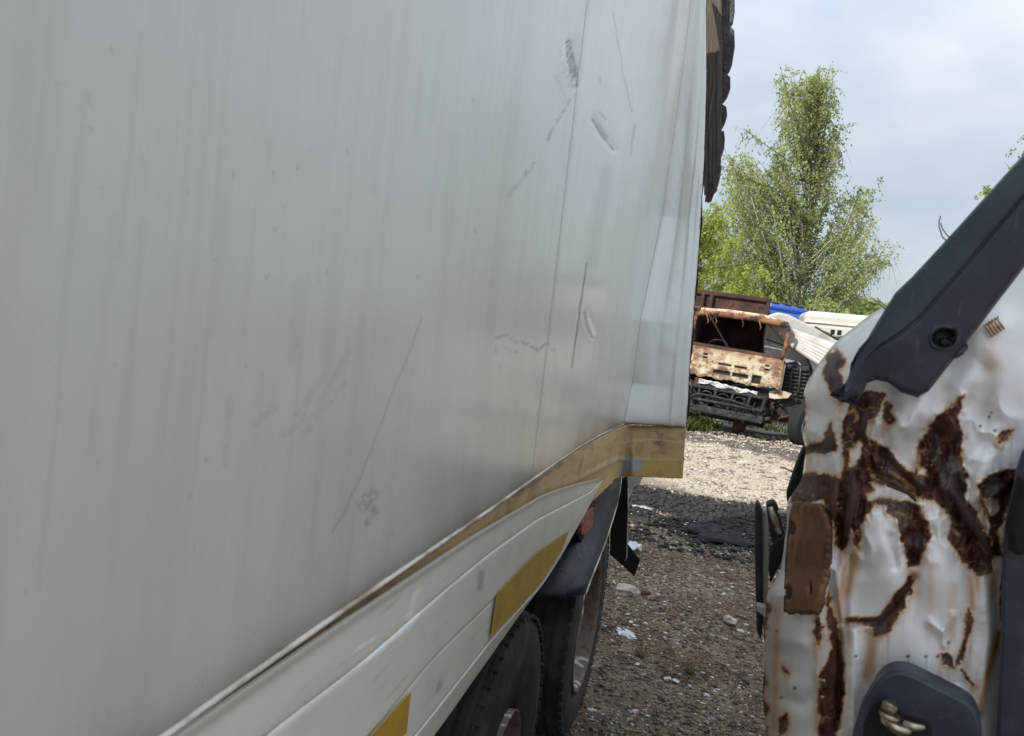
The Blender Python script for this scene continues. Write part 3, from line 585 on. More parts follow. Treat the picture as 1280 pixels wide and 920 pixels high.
for a in [(1110, 690, 34, 62, .046), (1172, 706, 30, 66, .036), (1143, 690, 9, 70, -.012), (1235, 440, 60, 90, .02), (1080, 640, 16, 26, .012), (1165, 640, 20, 22, .014), (1210, 790, 30, 60, .012), (1150, 810, 50, 40, .01), (1000, 790, 22, 60, .014), (1130, 520, 40, 30, .02), (1040, 470, 20, 40, .012), (1225, 610, 14, 20, .012)]: bulge(*a)
crz = sm(470, 520, PY)*sm(730, 690, PY)*sm(1300, 1240, PX)
D = D+vnoise(PX*.018, PY*.014, 66, 2)*.018+vnoise(PX*.04, PY*.02, 70, 1)*.008+crz*(-np.abs(vnoise(PX*.03, PY*.018, 67, 2))*.05)
crumple_ = crz*sm(14, -6, sd)
D = D+crumple_*(-np.abs(vnoise(PX*.07+vnoise(PX*.03, PY*.03, 73, 2)*2, PY*.03, 74, 3))*.045+.012*np.abs(vnoise(PX*.03, PY*.09, 75, 2)))
fringe = .6*np.exp(-((sdj+1.2)/1.0)**2)*sm(-.08, .08, vnoise(PX*.12, PY*.12, 79, 3))
prim = rust*np.exp(-(np.abs(vnoise(PX*.045+PY*.02, PY*.055-PX*.02, 76, 3))/.012)**2)*sm(.0, .1, vnoise(PX*.03, PY*.03, 77, 2))
for q in (c5(330,350,360,362,395,378), c5(300,345,330,355,362,372), c5(340,335,368,352,392,372), c5(262,200,270,215,262,225), c5(250,205,262,198), c5(355,425,375,432), c5(405,300,402,330,410,345), c5(500,270,512,330,545,400,560,460), c5(470,455,492,475)): prim = np.maximum(prim, rust*(1-sm(1.2, 3, sdist(PX, PY, q)+jit2*.5)))
prim = np.maximum(prim, .75*fringe)
grey_ = rust*sm(.03, .12, vnoise(PX*.06+9, PY*.025, 78, 3))*.8
D = D-.0022*rust*(1+vnoise(PX*.5, PY*.5, 69, 3)*1.2)+.0016*np.exp(-(np.clip(sdj-1.5, -9, 99)/1.4)**2)
t_ = np.clip((PX-xl[:, None])/78, 0, 1); rnd = .24*(1-np.sqrt(np.clip(1-(1-t_)**2, 0, 1)))
Yd = 1.30+rnd+.10*sm(1200, 1420, PX)+.05*sm(430, 120, PY)
P = np.zeros((*PX.shape, 3))
dx_, dy_ = PX-CX, PY-CY
dirs = np.stack([RC[i][0]*dx_-RC[i][1]*dy_-RC[i][2]*F for i in range(3)], -1)
Yd = Yd-D*(.25+.75*t_**.5)
P = CAM+dirs*(Yd/dirs[..., 1])[..., None]
# side wall going back, and the skin below the frame
side = []
for k in (2.4, 1.6, .9, .5, .25, .1): s = P[:, :1].copy(); s[..., 1] += k; s[..., 0] += k*.19+.0; side.append(s)
Pf = np.concatenate(side+[P], 1); ns = len(side)
ext = lambda a: np.concatenate([np.repeat(a[:, :1], ns, 1), a], 1)
rust, stain, prim, grey_ = ext(rust), ext(stain), ext(prim), ext(grey_)
zz_ = lambda a: np.concatenate([a]+[a[-1:]*0]*6)
low = []
for zt_ in (1.35, 1.2, 1.0, .8, .6, .45): s = Pf[-1:].copy(); s[..., 1] = Pf[-1:, :, 1]+.02*math.sin(zt_*9); s[..., 2] = zt_+(Pf[-1:, :, 2]-1.5)*.1; low.append(s)
Pf = np.concatenate([Pf]+low, 0); nl = len(low)
rust = np.concatenate([rust]+[rust[-1:]*0]*nl); stain = np.concatenate([stain]+[stain[-1:]*0]*nl)
pxx = np.concatenate([ext(PX)]+[ext(PX)[-1:]]*nl); pyy = np.concatenate([ext(PY)]+[ext(PY)[-1:]]*nl)
pale = .55*sm(1052, 1035, pxx)*sm(715, 745, pyy)
M['vanbody'] = mat('crumpled_paint', (.90, .90, .89), .15, coat=1.0, layers=[((.7, .68, .63), (8, 8, 3), .55, .8, .4), ((.45, .42, .38), (40, 40, 14), .64, .8, .4)],
   attrs=[('pale', (.48, .48, .42)), ('stain', (.62, .27, .045)), ('rust', (.062, .022, .016)), ('metal', (.10, .075, .07)), ('primer', (.40, .22, .10))], bump=[(9, .10, .006)])
# rust is rough and broken in colour
def rough_rust(m):
    t = m.node_tree; b = t.nodes['Principled BSDF']; n = t.nodes; l = t.links
    src = b.inputs['Base Color'].links[0].from_node.inputs[6].links[0].from_node.inputs[6].links[0].from_node; tc_ = n.new('ShaderNodeTexCoord'); z = n.new('ShaderNodeTexNoise'); z.inputs['Scale'].default_value = 38; z.inputs['Detail'].default_value = 6; z.inputs['Roughness'].default_value = .65
    l.new(tc_.outputs['Object'], z.inputs[0]); r = n.new('ShaderNodeValToRGB'); e = r.color_ramp.elements
    e[0].position = .35; e[0].color = (.030, .010, .008, 1); e[1].position = .72; e[1].color = (.16, .058, .028, 1); q = e.new(.55); q.color = (.075, .021, .014, 1)
    l.new(z.outputs[0], r.inputs[0]); l.new(r.outputs[0], src.inputs[7])
    a = n.new('ShaderNodeAttribute'); a.attribute_name = 'rust'; mr = n.new('ShaderNodeMapRange'); mr.inputs[3].default_value = .22; mr.inputs[4].default_value = .62
    l.new(a.outputs['Fac'], mr.inputs[0]); l.new(mr.outputs[0], b.inputs['Roughness'])
    mr2 = n.new('ShaderNodeMapRange'); mr2.inputs[3].default_value = .3; mr2.inputs[4].default_value = 0; l.new(a.outputs['Fac'], mr2.inputs[0]); l.new(mr2.outputs[0], b.inputs['Coat Weight'])
rough_rust(M['vanbody'])
wlink('body_panel', gridmesh('body_panel', Pf, dict(rust=rust, stain=np.clip(stain, 0, 1), pale=pale, primer=zz_(prim), metal=zz_(grey_)), flip=True), M['vanbody'], van, True)
def onv(p, dy=0): return ony(p, 1.30+dy)
# bulk of the van behind the skin
def vbox(name, c, s, m, bev=.02, rot=None): bm = bmesh.new(); abox(bm, c, s, bev, rot); return wlink(name, bm_me(name, bm), M[m], van)
vbox('crushed_shell', (1.55, 3.0, 1.2), (1.5, 2.2, 1.5), 'dirtwhite', .1)
vbox('underbody', (1.45, 2.8, .4), (1.5, 2.4, .25), 'dirtyblack', .05)
for y in (2.4, 3.6):
    for x in (.95, 1.95): lathe('wheel', tyre_prof(.34, .2), 'rubber', van, 40, 'X', Vector((x, y, .34))-van.location)
# brown exposed bracket plate with three slots, on the left edge
pl = c5(128,432,160,420,196,412,208,440,212,520,205,570,190,636,112,643,114,560,120,500)
xs = np.linspace(983, 1040, 60); ysr = np.linspace(630, 765, 120); gx, gy = np.meshgrid(xs, ysr)
lft = np.interp(ysr, [632, 645, 700, 763], [994, 990, 985, 983]); rgt = np.interp(ysr, [632, 650, 720, 763], [1028, 1037, 1036, 1026])
gx = lft[:, None]+(rgt-lft)[:, None]*np.linspace(0, 1, 60)[None]
hole = np.zeros(gx.shape)
for (hx, hy, hw, hh) in [(993.5, 661, 5, 10), (989, 742, 5, 10), (1015, 737, 3.4, 10)]: hole = np.maximum(hole, sm(1.2, .9, np.hypot((gx-hx)/hw, (gy-hy)/hh)))
uu_ = np.linspace(0, 1, 60)[None]; vv_ = np.linspace(0, 1, 120)[:, None]; ed = np.minimum(np.minimum(uu_, 1-uu_)*45, np.minimum(vv_, 1-vv_)*130)+vnoise(gx*.2, gy*.1, 93, 3)*7
hole = np.maximum(hole, .8*sm(3.2, .6, ed)); xle = np.interp(gy, rows_, xl)
yy = 1.30+.24*(1-np.sqrt(np.clip(1-(1-np.clip((gx-xle)/78, 0, 1))**2, 0, 1)))-.022+.016*hole+vnoise(gx*.1, gy*.04, 72, 3)*.004-.02
dd = np.stack([RC[i][0]*(gx-CX)-RC[i][1]*(gy-CY)-RC[i][2]*F for i in range(3)], -1); Pp = CAM+dd*(yy/dd[..., 1])[..., None]
M['plate'] = mat('brown_plate', (.15, .06, .024), .6, layers=[((.07, .028, .016), (14, 14, 9), .5, .62), ((.11, .045, .02), (20, 20, 12), .42, .65), ((.30, .14, .05), (26, 26, 14), .52, .70, .8)], attrs=[('hole', (.006, .005, .005))], bump=((60, 60, 20), .4, .003))
pt = wlink('rust_plate', gridmesh('rust_plate', Pp, dict(hole=hole), flip=True), M['plate'], van, True); props(pt, 'orange brown slotted steel plate on the left edge'); s_ = pt.modifiers.new('t', 'SOLIDIFY'); s_.thickness = .005; s_.offset = 1
# torn curls of sheet
for k, (q, r0) in enumerate([(c5(470,375,492,400,515,440,545,480,565,520), .006), (c5(255,345,262,380,250,430,243,480), .006), (c5(225,350,215,400,216,440), .005), (c5(288,200,280,240,262,265), .005), (c5(310,345,350,362,395,392), .0035), (c5(335,365,380,382,398,400), .003)]):
    tube('torn_curl', [tuple(onv(p, -.028+.006*math.sin(i*2+k))) for i, p in enumerate(q)], [r0*(.5+.5*math.sin(math.pi*(i+.6)/len(q))) for i in range(len(q))], 'rustdark', van, 8, True)
# black pillar cover
top = [(1052, 501), (1055, 485), (1058, 476), (1071, 446), (1083, 425), (1095, 405), (1107, 385), (1119, 366), (1140, 346), (1190, 292), (1280, 192), (1410, 48)]
bot = [(1053, 504), (1062, 499), (1077, 495), (1084, 479), (1095, 475), (1110, 478), (1127, 491), (1147, 497), (1161, 489), (1190, 452), (1280, 335), (1410, 165)]
ta = np.array(top, float); ba = np.array(bot, float); s0 = np.linspace(0, 1, len(ta)); sN = np.concatenate([np.linspace(0, .72, 170), np.linspace(.725, 1, 90)])
ti = np.stack([np.interp(sN, s0, ta[:, i]) for i in (0, 1)], -1); bi = np.stack([np.interp(sN, s0, ba[:, i]) for i in (0, 1)], -1)
vN = np.linspace(0, 1, 70); G = ti[:, None]*(1-vN)[None, :, None]+bi[:, None]*vN[None, :, None]
gx, gy = G[..., 0], G[..., 1]
yy = 1.235+.0*gx+.018*np.clip(.34-vN, 0, 1)[None]*2+.012*np.clip(vN-.34, 0, 1)[None]
yy = yy+(-.003*np.exp(-((vN-.34)/.015)**2)+.004*np.exp(-((vN-.37)/.02)**2))[None]*sm(.22, .5, sN)[:, None]
hd = np.hypot((gx-1180)*.95+(gy-423)*.2, (gy-423)*1.25-(gx-1180)*.15); yy = yy+.022*sm(15.5, 12, hd)-.003*np.exp(-((hd-16.5)/1.8)**2)
edge = np.minimum(vN, 1-vN)[None]*np.hypot(*(ta.mean(0)-ba.mean(0))); yy = yy+.012*np.exp(-edge/2.2)
yy = yy+.006*sm(.03, 0, sN)[:, None]
dd = np.stack([RC[i][0]*(gx-CX)-RC[i][1]*(gy-CY)-RC[i][2]*F for i in range(3)], -1); Pp = CAM+dd*(yy/dd[..., 1])[..., None]
pc = wlink('pillar_cover', gridmesh('pillar_cover', Pp, flip=True), M['black'], van, True); s_ = pc.modifiers.new('t', 'SOLIDIFY'); s_.thickness = .02; s_.offset = 1
bm = bmesh.new(); bmesh.ops.create_cone(bm, cap_ends=True, segments=6, radius1=.0055, radius2=.005, depth=.008); bmesh.ops.rotate(bm, cent=(0, 0, 0), matrix=Matrix.Rotation(math.pi/2, 3, 'X'), verts=bm.verts); bmesh.ops.translate(bm, vec=onv((1180, 427), -.05), verts=bm.verts)
wlink('cover_bolt', bm_me('cover_bolt', bm), M['char'], van)
# rusty coil on the white sheet
cp = []; p0 = onv((1234, 414), -.03); p1 = onv((1252, 403), -.03)
for i in range(61): a = i/12*2*math.pi; p = p0+(p1-p0)*i/60; cp.append((p[0]-.006*math.cos(a), p[1]-.006*math.sin(a), p[2]+.008*math.cos(a)))
M['coil'] = mat('coil', (.60, .42, .28), .5, layers=[((.4, .2, .1), 120, .5, .6)]); tube('coil_spring', cp, .0014, 'coil', van, 6, True)
# rounded black housing with a brass fitting
hp = [(1052, 985), (1066, 918), (1076, 888), (1094, 856), (1104, 845), (1116, 840), (1130, 840), (1144, 845), (1200, 873), (1213, 881), (1222, 893), (1227, 910), (1230, 985)]
prism('lamp_housing', [onv(p, -.085) for p in hp], (.010, .045, .002), 'black', van, .005, smooth=False)
cv = [(1078, 985), (1080, 905), (1088, 886), (1096, 877), (1110, 874), (1122, 880), (1130, 892), (1160, 901), (1166, 912), (1162, 985)]
prism('housing_socket', [onv(p, -.0875) for p in cv], (0, .03, 0), 'blackmatt', van, .002)
def fit(p, r, ln, m, name, tilt=.5): 
    a = onv(p, -.092); d = Vector((.85, -.1, -tilt)).normalized(); return tube(name, [Vector(a)-d*ln/2, Vector(a)-d*ln*.42, Vector(a)+d*ln*.42, Vector(a)+d*ln/2], [r*.85, r, r, r*.85], m, van, 20, True)
M['brass'] = mat('brass', (.33, .27, .19), .38, 1, layers=[((.14, .11, .08), 90, .45, .7)])
def disc(p, rx, m, name, yo, th=.006): 
    a = onv(p, yo); o = tube(name, [Vector(a)+Vector((-.15, 0, -1))*th, Vector(a)+Vector((-.15, 0, -1))*th*.3, Vector(a)-Vector((-.15, 0, -1))*th*.6, Vector(a)-Vector((-.15, 0, -1))*th], [rx*.9, rx, rx, rx*.6], m, van, 24, True); return o
disc((1112, 884), .011, 'brass', 'brass_fitting', -.108, .008); disc((1112, 895), .015, 'brass', 'brass_fitting', -.108, .005)
disc((1120, 905), .022, 'steel', 'clamp_ring', -.112, .006); tube('clamp_lug', [onv(p, -.118) for p in [(1128, 904), (1142, 909), (1156, 909)]], [.006, .007, .004], 'steel', van, 10, True)
# dark door edge and seal at far right
prism('door_edge', [onv(p, -.05) for p in [(1270, 585), (1278, 560), (1420, 560), (1420, 1900), (1236, 1900), (1243, 1010), (1245, 920), (1250, 800), (1252, 720), (1256, 650)]], (.05, .12, 0), 'black', van, .006)
prism('door_edge', [onv(p, -.045) for p in [(1262, 628), (1270, 592), (1282, 600), (1290, 680), (1262, 690), (1255, 660)]], (0, -.03, 0), 'blackmatt', van, .006)
# torn bumper pieces at the left edge, further back
def onq(p, y): return ony(p, y)
prism('bumper_strip', [onq(p, 1.95) for p in [(944, 634), (947, 628), (951, 633), (953, 640), (953, 790), (951, 800), (946, 790), (944, 700)]], (0, .05, 0), 'guard', van, .004)
prism('bumper_strip', [onq(p, 1.97) for p in [(954, 640), (960, 636), (961, 700), (959, 760), (955, 790), (953, 780)]], (0, .04, 0), 'vanwhite', van, .003)
prism('bent_bracket', [onq(p, 1.9) for p in [(958, 630), (968, 627), (973, 634), (979, 660), (983, 672), (976, 690), (964, 676), (960, 650)]], (0, .04, 0), 'char', van, .004)
tube('bent_rod', [onq(p, 1.87) for p in [(963, 634), (968, 650), (972, 664), (978, 676)]], [.006, .007, .007, .005], 'steel', van, 8, True)
tube('bent_rod', [onq(p, 1.87) for p in [(972, 640), (990, 641)]], .004, 'vanwhite', van, 8, True)
prism('dark_flange', [onq(p, 1.85) for p in [(963, 690), (972, 676), (985, 670), (985, 690), (972, 712), (963, 730), (961, 715)]], (0, .04, 0), 'blackmatt', van, .004)
prism('bumper_strip', [onq(p, 1.9) for p in [(946, 757), (957, 760), (960, 775), (952, 768), (946, 764)]], (0, .03, 0), 'vanwhite', van, .002)
prism('rubber_seal', [onq(p, 1.75) for p in [(1002, 566), (1008, 556), (1014, 575), (1005, 620), (992, 622), (985, 632), (984, 618), (993, 590)]], (0, .04, 0), 'blackmatt', van, .004)
tube('stray_wire', [onq(p, 1.5) for p in [(996, 596), (988, 588), (980, 585), (975, 584)]], .0012, 'wire', van, 5, True)
for pts in ([(1178, 296), (1174, 284), (1174, 276), (1176, 270)], [(1183, 293), (1178, 286), (1176, 279)], [(1102, 378), (1096, 377), (1089, 372)], [(1100, 380), (1092, 380), (1086, 377)]):
    tube('stray_wire', [onq((p[0], p[1]), 1.28) for p in [(pts[0][0]+8, pts[0][1]+8)]+pts], .0009, 'wire', van, 5, True)
# small brass clip
tube('clip', [onv(p, -.02) for p in [(1024, 852), (1030, 850), (1032, 857), (1026, 861)]], .003, 'brass', van, 8, True)
tube('clip', [onv(p, -.02) for p in [(1025, 872), (1031, 871)]], .003, 'brass', van, 8, True)
# ================================================================ BACKGROUND VEHICLES
# ---- burnt cab-over truck; local frame: x right, y back, z up
bt = empty('burnt_truck', (-.05, 17, 0), 'burnt-out cab-over truck with orange rusted windscreen frame and no glass', 'burnt truck', rot=(0, math.radians(2.6), math.radians(-4)))
def lt(name, pts, r, m, par=None, seg=10): return tube(name, pts, r, m, par or bt, seg)
def rnd(a, b, n=6):  return [Vector(a).lerp(Vector(b), i/(n-1)) for i in range(n)]
fr = [(-.96, .02, 1.80), (-.99, 0, 2.3)]+[(-.99+.13*(1-math.cos(a)), 0, 2.36+.13*math.sin(a)) for a in (.3, .7, 1.1, 1.5)]+[(-.5, 0, 2.52), (.2, -.01, 2.53), (.72, 0, 2.51)]+[(.82+.12*math.sin(a), 0, 2.37+.13*math.cos(a)) for a in (.1, .6, 1.1, 1.5)]+[(.94, .02, 2.1), (.91, .02, 1.78)]
lt('windscreen_frame', fr, [.05]*2+[.05]*3+[.058, .066, .06, .066, .058]+[.045]*4+[.04, .04], 'rust', seg=12)
lt('roof_edge', [(-.9, .08, 2.55), (-.3, .1, 2.60), (.4, .1, 2.60), (.86, .08, 2.53)], .05, 'burntpaint')
box('roof', (0, .95, 2.55), (1.8, 1.6, .05), M and 'rustdark', bt, .02)
box('back_wall', (-.35, 1.72, 1.7), (1.2, .05, 1.75), 'rustdark', bt)
box('back_wall', (.85, 1.72, 2.42), (.2, .05, .3), 'rustdark', bt); box('back_wall', (.40, 1.72, 1.7), (.36, .05, 1.7), 'rustdark', bt)
box('side_wall', (-.97, .9, 1.75), (.05, 1.65, 1.6), 'rustdark', bt); box('side_wall', (.94, .9, 1.35), (.05, 1.65, .8), 'rustdark', bt)
box('side_wall', (.94, 1.6, 2.1), (.05, .2, .9), 'rustdark', bt)
box('cab_floor', (0, .9, 1.0), (1.85, 1.6, .06), 'char', bt)
for x in (-.45, .4): box('seat_frame', (x, 1.0, 1.45), (.45, .5, .7), 'char', bt, .05)
lt('steering_ring', [(-.45+.2*math.cos(a), .4+.05*math.sin(a), 1.85+.12*math.sin(a)) for a in np.linspace(0, 6.1, 16)], .015, 'char')
lt('windscreen_sill', rnd((-.97, -.03, 1.80), (.93, -.03, 1.79)), [.05, .055, .05, .06, .05, .05], 'rustdark')
# front sheet with louvres pressed in, the dark of their openings painted on
def front():
    nx, nz = 150, 48; xs = np.linspace(-1.0, .97, nx); zs = np.linspace(1.14, 1.78, nz); X, Z = np.meshgrid(xs, zs)
    Y = -.05-.04*(1-(X/1.0)**4)-.02*np.sin((Z-1.1)*4)+vnoise(X*5, Z*5, 81, 3)*.03+.10*np.clip(abs(X)-.88, 0, 1)
    op = np.zeros(X.shape)
    for (x0, x1, z0, z1) in [(-.32, -.06, 1.455, 1.49), (.02, .26, 1.455, 1.49), (-.40, -.06, 1.26, 1.335), (.0, .32, 1.26, 1.335), (-.66, -.58, 1.54, 1.57), (-.66, -.58, 1.61, 1.64), (.62, .70, 1.50, 1.53), (.62, .70, 1.58, 1.61), (.40, .58, 1.19, 1.36)]:
        op = np.maximum(op, sm(-.012, .006, np.minimum(np.minimum(X-x0, x1-X), np.minimum(Z-z0, z1-Z))))
    br = np.clip(np.exp(-(1.78-Z)/.06)+.9*np.exp(-(Z-1.14)/.05)+.8*sm(-.6, -1., X)+.0*X, 0, 1)*sm(-.25, .12, vnoise(X*4, Z*5, 86, 4))
    br = np.maximum(br, .75*sm(.07, .14, vnoise(X*5+5, Z*6, 87, 5))); br = np.maximum(br, .8*np.exp(-(np.abs(vnoise(X*2.2, Z*3.3, 88, 4))/.016)**2))
    Y = Y+.05*op; Z = np.where(Z < 1.16, Z+vnoise(X*9, X*0, 82, 3)*.08, Z)
    return gridmesh('front_panel', np.stack([X, Y, Z], -1), dict(op=op, burn=br))
M['front'] = mat('scorched_front', (.50, .42, .29), .75, layers=[((.62, .56, .43), 5, .5, .65), ((.24, .12, .055), (3, 4, 6), .47, .62), ((.09, .055, .04), 9, .56, .68)], attrs=[('burn', (.13, .062, .032)), ('op', (.02, .015, .012))], bump=(20, .4, .01))
o = link('front_panel', front(), M['front'], bt, True); s_ = o.modifiers.new('t', 'SOLIDIFY'); s_.thickness = .02
box('corner_panel', (-.98, .12, 1.42), (.1, .3, .62), 'burntpaint', bt, .04); box('corner_panel', (.96, .14, 1.42), (.1, .3, .55), 'burntpaint', bt, .04)
# melted white bumper skin
rr = random.Random(5)
X, Zz = np.meshgrid(np.linspace(-.66, .56, 90), np.linspace(0, 1, 8)); up = .03+.05*vnoise(X*7, X*0, 83, 4); lo = .05+.10*vnoise(X*5+3, X*0, 84, 4)
link('melted_bumper', gridmesh('melted_bumper', np.stack([X, -.16+vnoise(X*12, Zz*3, 85, 3)*.10, 1.03-.05*X+up-(up+lo)*Zz], -1)), M['ash'], bt).modifiers.new('t', 'SOLIDIFY').thickness = .02
# black bumper beams, lamp openings, debris
box('bumper_beam', (-.02, -.1, .93), (1.55, .14, .07), 'char', bt, .02); box('bumper_beam', (-.02, -.14, .66), (1.5, .12, .06), 'char', bt, .02)
box('bumper_back', (0, .08, .80), (1.6, .06, .42), 'blackmatt', bt)
for x in (-.62, -.28, .08, .42, .72): box('bumper_post', (x, -.12, .8), (.06, .1, .26), 'char', bt, .02, Matrix.Rotation(.12, 3, 'Y'))
for x in (-.45, -.1, .25): lt('lamp_ring', [(x+.11*math.cos(a), -.18, .8+.06*math.sin(a)) for a in np.linspace(0, 6.28, 14)], .012, 'char')
lt('bull_bar', [(-.82, -.2, .62), (-.7, -.22, .74), (-.55, -.22, .78), (.1, -.22, .76), (.5, -.22, .7), (.6, -.2, .55)], .022, 'char')
box('lower_beam', (-.1, -.05, .46), (1.75, .18, .16), 'char', bt, .03)
for i in range(30):
    x = rr.uniform(-1.05, .95); z = rr.uniform(.45, 1.05); box('hanging_scrap', (x, rr.uniform(-.1, .15), z), (rr.uniform(.03, .18), rr.uniform(.02, .1), rr.uniform(.03, .16)), rr.choice(['char', 'char', 'rustdark', 'blackmatt']), bt, .01, Matrix.Rotation(rr.uniform(-1, 1), 3, 'Y'))
for i in range(14):
    x0 = rr.uniform(-1, .9); z0 = rr.uniform(.6, 1.1); lt('hanging_hose', [(x0+.1*k*rr.uniform(-1, 1), -.12+rr.uniform(-.05, .05), z0-.12*k) for k in range(4)], .012, 'char', seg=5)
for x, z in ((-.72, 2.5), (-.55, 2.52), (.0, 2.55), (.36, 2.53), (.76, 2.48)):
    lt('roof_wire', [(x-.1, .02, z+.06), (x-.04, -.08, z), (x+.03, -.07, z-.16), (x+.02, -.06, z-.22)], .014, 'rust', seg=5)
lt('roof_wire', [(-.72, -.05, 2.52), (-.64, -.09, 2.36), (-.5, -.07, 2.56)], .014, 'rust', seg=5)
for x in (-.75, .30): lathe('brake_drum', [(-.14, 0), (-.14, .2), (-.02, .22), (.02, .17), (.1, .16), (.14, .08), (.14, 0)], 'rustdark', bt, 24, 'X', (x, .5, .22))
lt('axle', [(-.8, .5, .3), (.8, .5, .3)], .06, 'char'); 
for x in (-.4, .4): box('chassis_rail', (x, 3.0, .75), (.08, 6.0, .22), 'rustdark', bt)
for y in (3.6, 4.9):
    for x in (-.8, .8): lathe('wheel_hub', [(-.1, 0), (-.1, .28), (.1, .28), (.1, .1), (.14, 0)], 'rustdark', bt, 20, 'X', (x, y, .3))
# ---- rusted tipper body behind it
tp = empty('tipper_body', (-.45, 20.6, 0), 'dark rusted steel tipper body standing behind the burnt cab', 'tipper body', rot=(0, math.radians(1.5), 0))
box('side_plate', (0, 0, 2.55), (2.1, .08, 1.25), 'rustdark', tp); box('top_rail', (0, -.05, 3.13), (2.15, .14, .12), 'rustdark', tp, .03)
for x in (-1.02, -.62, -.40, 1.0): box('post', (x, -.08, 2.6), (.09, .12, 1.0), 'rustdark', tp)
box('lower_rail', (0, -.06, 2.72), (2.1, .1, .07), 'rust', tp); box('floor', (0, 1.8, 1.95), (2.1, 3.6, .1), 'rustdark', tp)
for x in (-1.03, 1.03): box('side_plate', (x, 1.8, 2.55), (.06, 3.6, 1.2), 'rustdark', tp)
for x in (-.5, .5): box('skid', (x, 1.8, .95), (.2, 3.4, 1.9), 'char', tp)
# ---- blue cab
bl = empty('blue_truck_cab', (1.02, 24, 0), 'bright blue truck cab whose roof shows above the white wreck', 'truck cab', rot=(0, math.radians(4), 0))
box('cab_body', (.1, 1, 1.75), (2.0, 2.0, 2.6), 'blue', bl, .16); box('roof_fairing', (.05, .6, 3.08), (1.1, 1.2, .22), 'blue', bl, .09)
box('windscreen', (.1, -.01, 2.2), (1.7, .06, .8), 'glass', bl, .02)
for x in (-.3, .05, .4): box('roof_lamp', (x, .1, 3.21), (.2, .1, .07), 'glass', bl, .02)
for x in (-.75, .95): lathe('wheel', tyre_prof(.48, .28), 'rubber', bl, 32, 'X', (x, .9, .48))
# ---- tipped white cab: faces are drawn where they stand in the yard
tc_ = empty('tipped_white_cab', (1.3, 17.6, 0), 'white fluted truck cab shell keeled over against the burnt truck, black radiator exposed', 'truck wreck')
def tw(name, me, m, sm_=False): return wlink(name, me, M[m], tc_, sm_)
def quad_ridged(nm, a, b, c_, d, n, amp, m):
    """a-b upper edge, d-c lower edge, flutes running along"""
    nu, nv = 40, n*8; P = np.zeros((nv, nu, 3)); a, b, c_, d = map(np.array, (a, b, c_, d)); nrm = np.cross(b-a, d-a); nrm = nrm/np.linalg.norm(nrm); nrm = nrm*np.sign(-nrm[1])
    for i in range(nv):
        v = i/(nv-1)
        for j in range(nu):
            u = j/(nu-1); p = (a*(1-u)+b*u)*(1-v)+(d*(1-u)+c_*u)*v
            P[i, j] = p+nrm*(amp*(abs(math.sin(v*n*math.pi))**.6)+.10*math.sin(u*math.pi)*.6+.03*math.sin(u*9+v*4)-.12*max(0, .12-u)/.12-.1*(max(0, .15-v)/.15)**2)
    o = tw(nm, gridmesh(nm, P), m, True); s = o.modifiers.new('t', 'SOLIDIFY'); s.thickness = .05; return o
A_ = ony((958, 402), 17.9); B_ = ony((1052, 434), 16.9); C_ = ony((1046, 470), 16.7); D_ = ony((978, 423), 17.6)
quad_ridged('fluted_roof', A_, B_, C_, D_, 7, .07, 'dirtwhite')
prism('roof_cap', [ony(p, 18.0) for p in [(955, 405), (960, 394), (972, 390), (986, 393), (1016, 408), (1050, 428), (1052, 436), (1010, 420), (975, 412)]], (0, 1.2, 0), 'dirtwhite', tc_, .05)
prism('side_panel', [ony(p, 17.7) for p in [(958, 404), (975, 415), (1008, 434), (1028, 470), (1018, 500), (1010, 470), (996, 452), (980, 455), (966, 462), (955, 462), (955, 420)]], (0, 1.0, 0), 'dirtwhite', tc_, .03)
prism('side_panel', [ony(p, 17.4) for p in [(1000, 434), (1050, 460), (1050, 500), (1022, 500), (1014, 462)]], (0, .5, 0), 'vanwhite', tc_, .03)
tube('panel_seam', [ony(p, 17.38) for p in [(1000, 434), (1008, 446), (1014, 460), (1022, 480)]], .02, 'char', tc_, 6, True)
tube('panel_seam', [ony(p, 17.66) for p in [(958, 424), (980, 432), (1003, 437)]], .012, 'char', tc_, 6, True)
prism('radiator', [ony(p, 17.3) for p in [(979, 466), (985, 456), (1012, 458), (1014, 478), (1008, 500), (976, 494)]], (0, .4, 0), 'char', tc_, .02)
for k in range(8):
    y0 = 460+k*4.7; tube('radiator_fin', [ony((p, y0+(p-980)*.11+rr.uniform(-.7, .7)), 17.27) for p in (980-k*.4, 988, 997, 1006, 1012-k*.5)], rr.uniform(.018, .03), 'char', tc_, 6, True)
for x_ in (990, 1001): tube('radiator_fin', [ony((x_, 458), 17.24), ony((x_-2, 480), 17.24), ony((x_-4, 498), 17.24)], .02, 'dirtyblack', tc_, 6, True)
prism('chassis', [ony(p, 17.2) for p in [(958, 500), (975, 494), (1008, 500), (1030, 506), (1030, 530), (1000, 534), (962, 524)]], (0, .6, 0), 'char', tc_, .02)
for k in range(16):
    a = ony((rr.uniform(962, 1012), rr.uniform(496, 522)), 17.1); d = Vector((rr.uniform(-.2, .25), rr.uniform(-.05, .1), rr.uniform(-.12, .12))); tube('bent_scrap', [a, Vector(a)+d, Vector(a)+d*1.6+Vector((0, 0, -.05))], rr.uniform(.015, .04), rr.choice(['char', 'rustdark', 'dirtyblack', 'char']), tc_, 6, True)
prism('pale_sheet', [ony(p, 17.0) for p in [(962, 489), (972, 487), (990, 492), (985, 498), (968, 499), (960, 497)]], (0, .1, 0), 'burntpaint', tc_, .01)
a = ony((1000, 527), 16.9); e = bpy.data.objects.new('wheel', None); COL.objects.link(e); e.parent = tc_; e.location = Vector((a[0]+.1, a[1], .44))-tc_.location; e.rotation_euler = (0, 0, math.radians(-38))
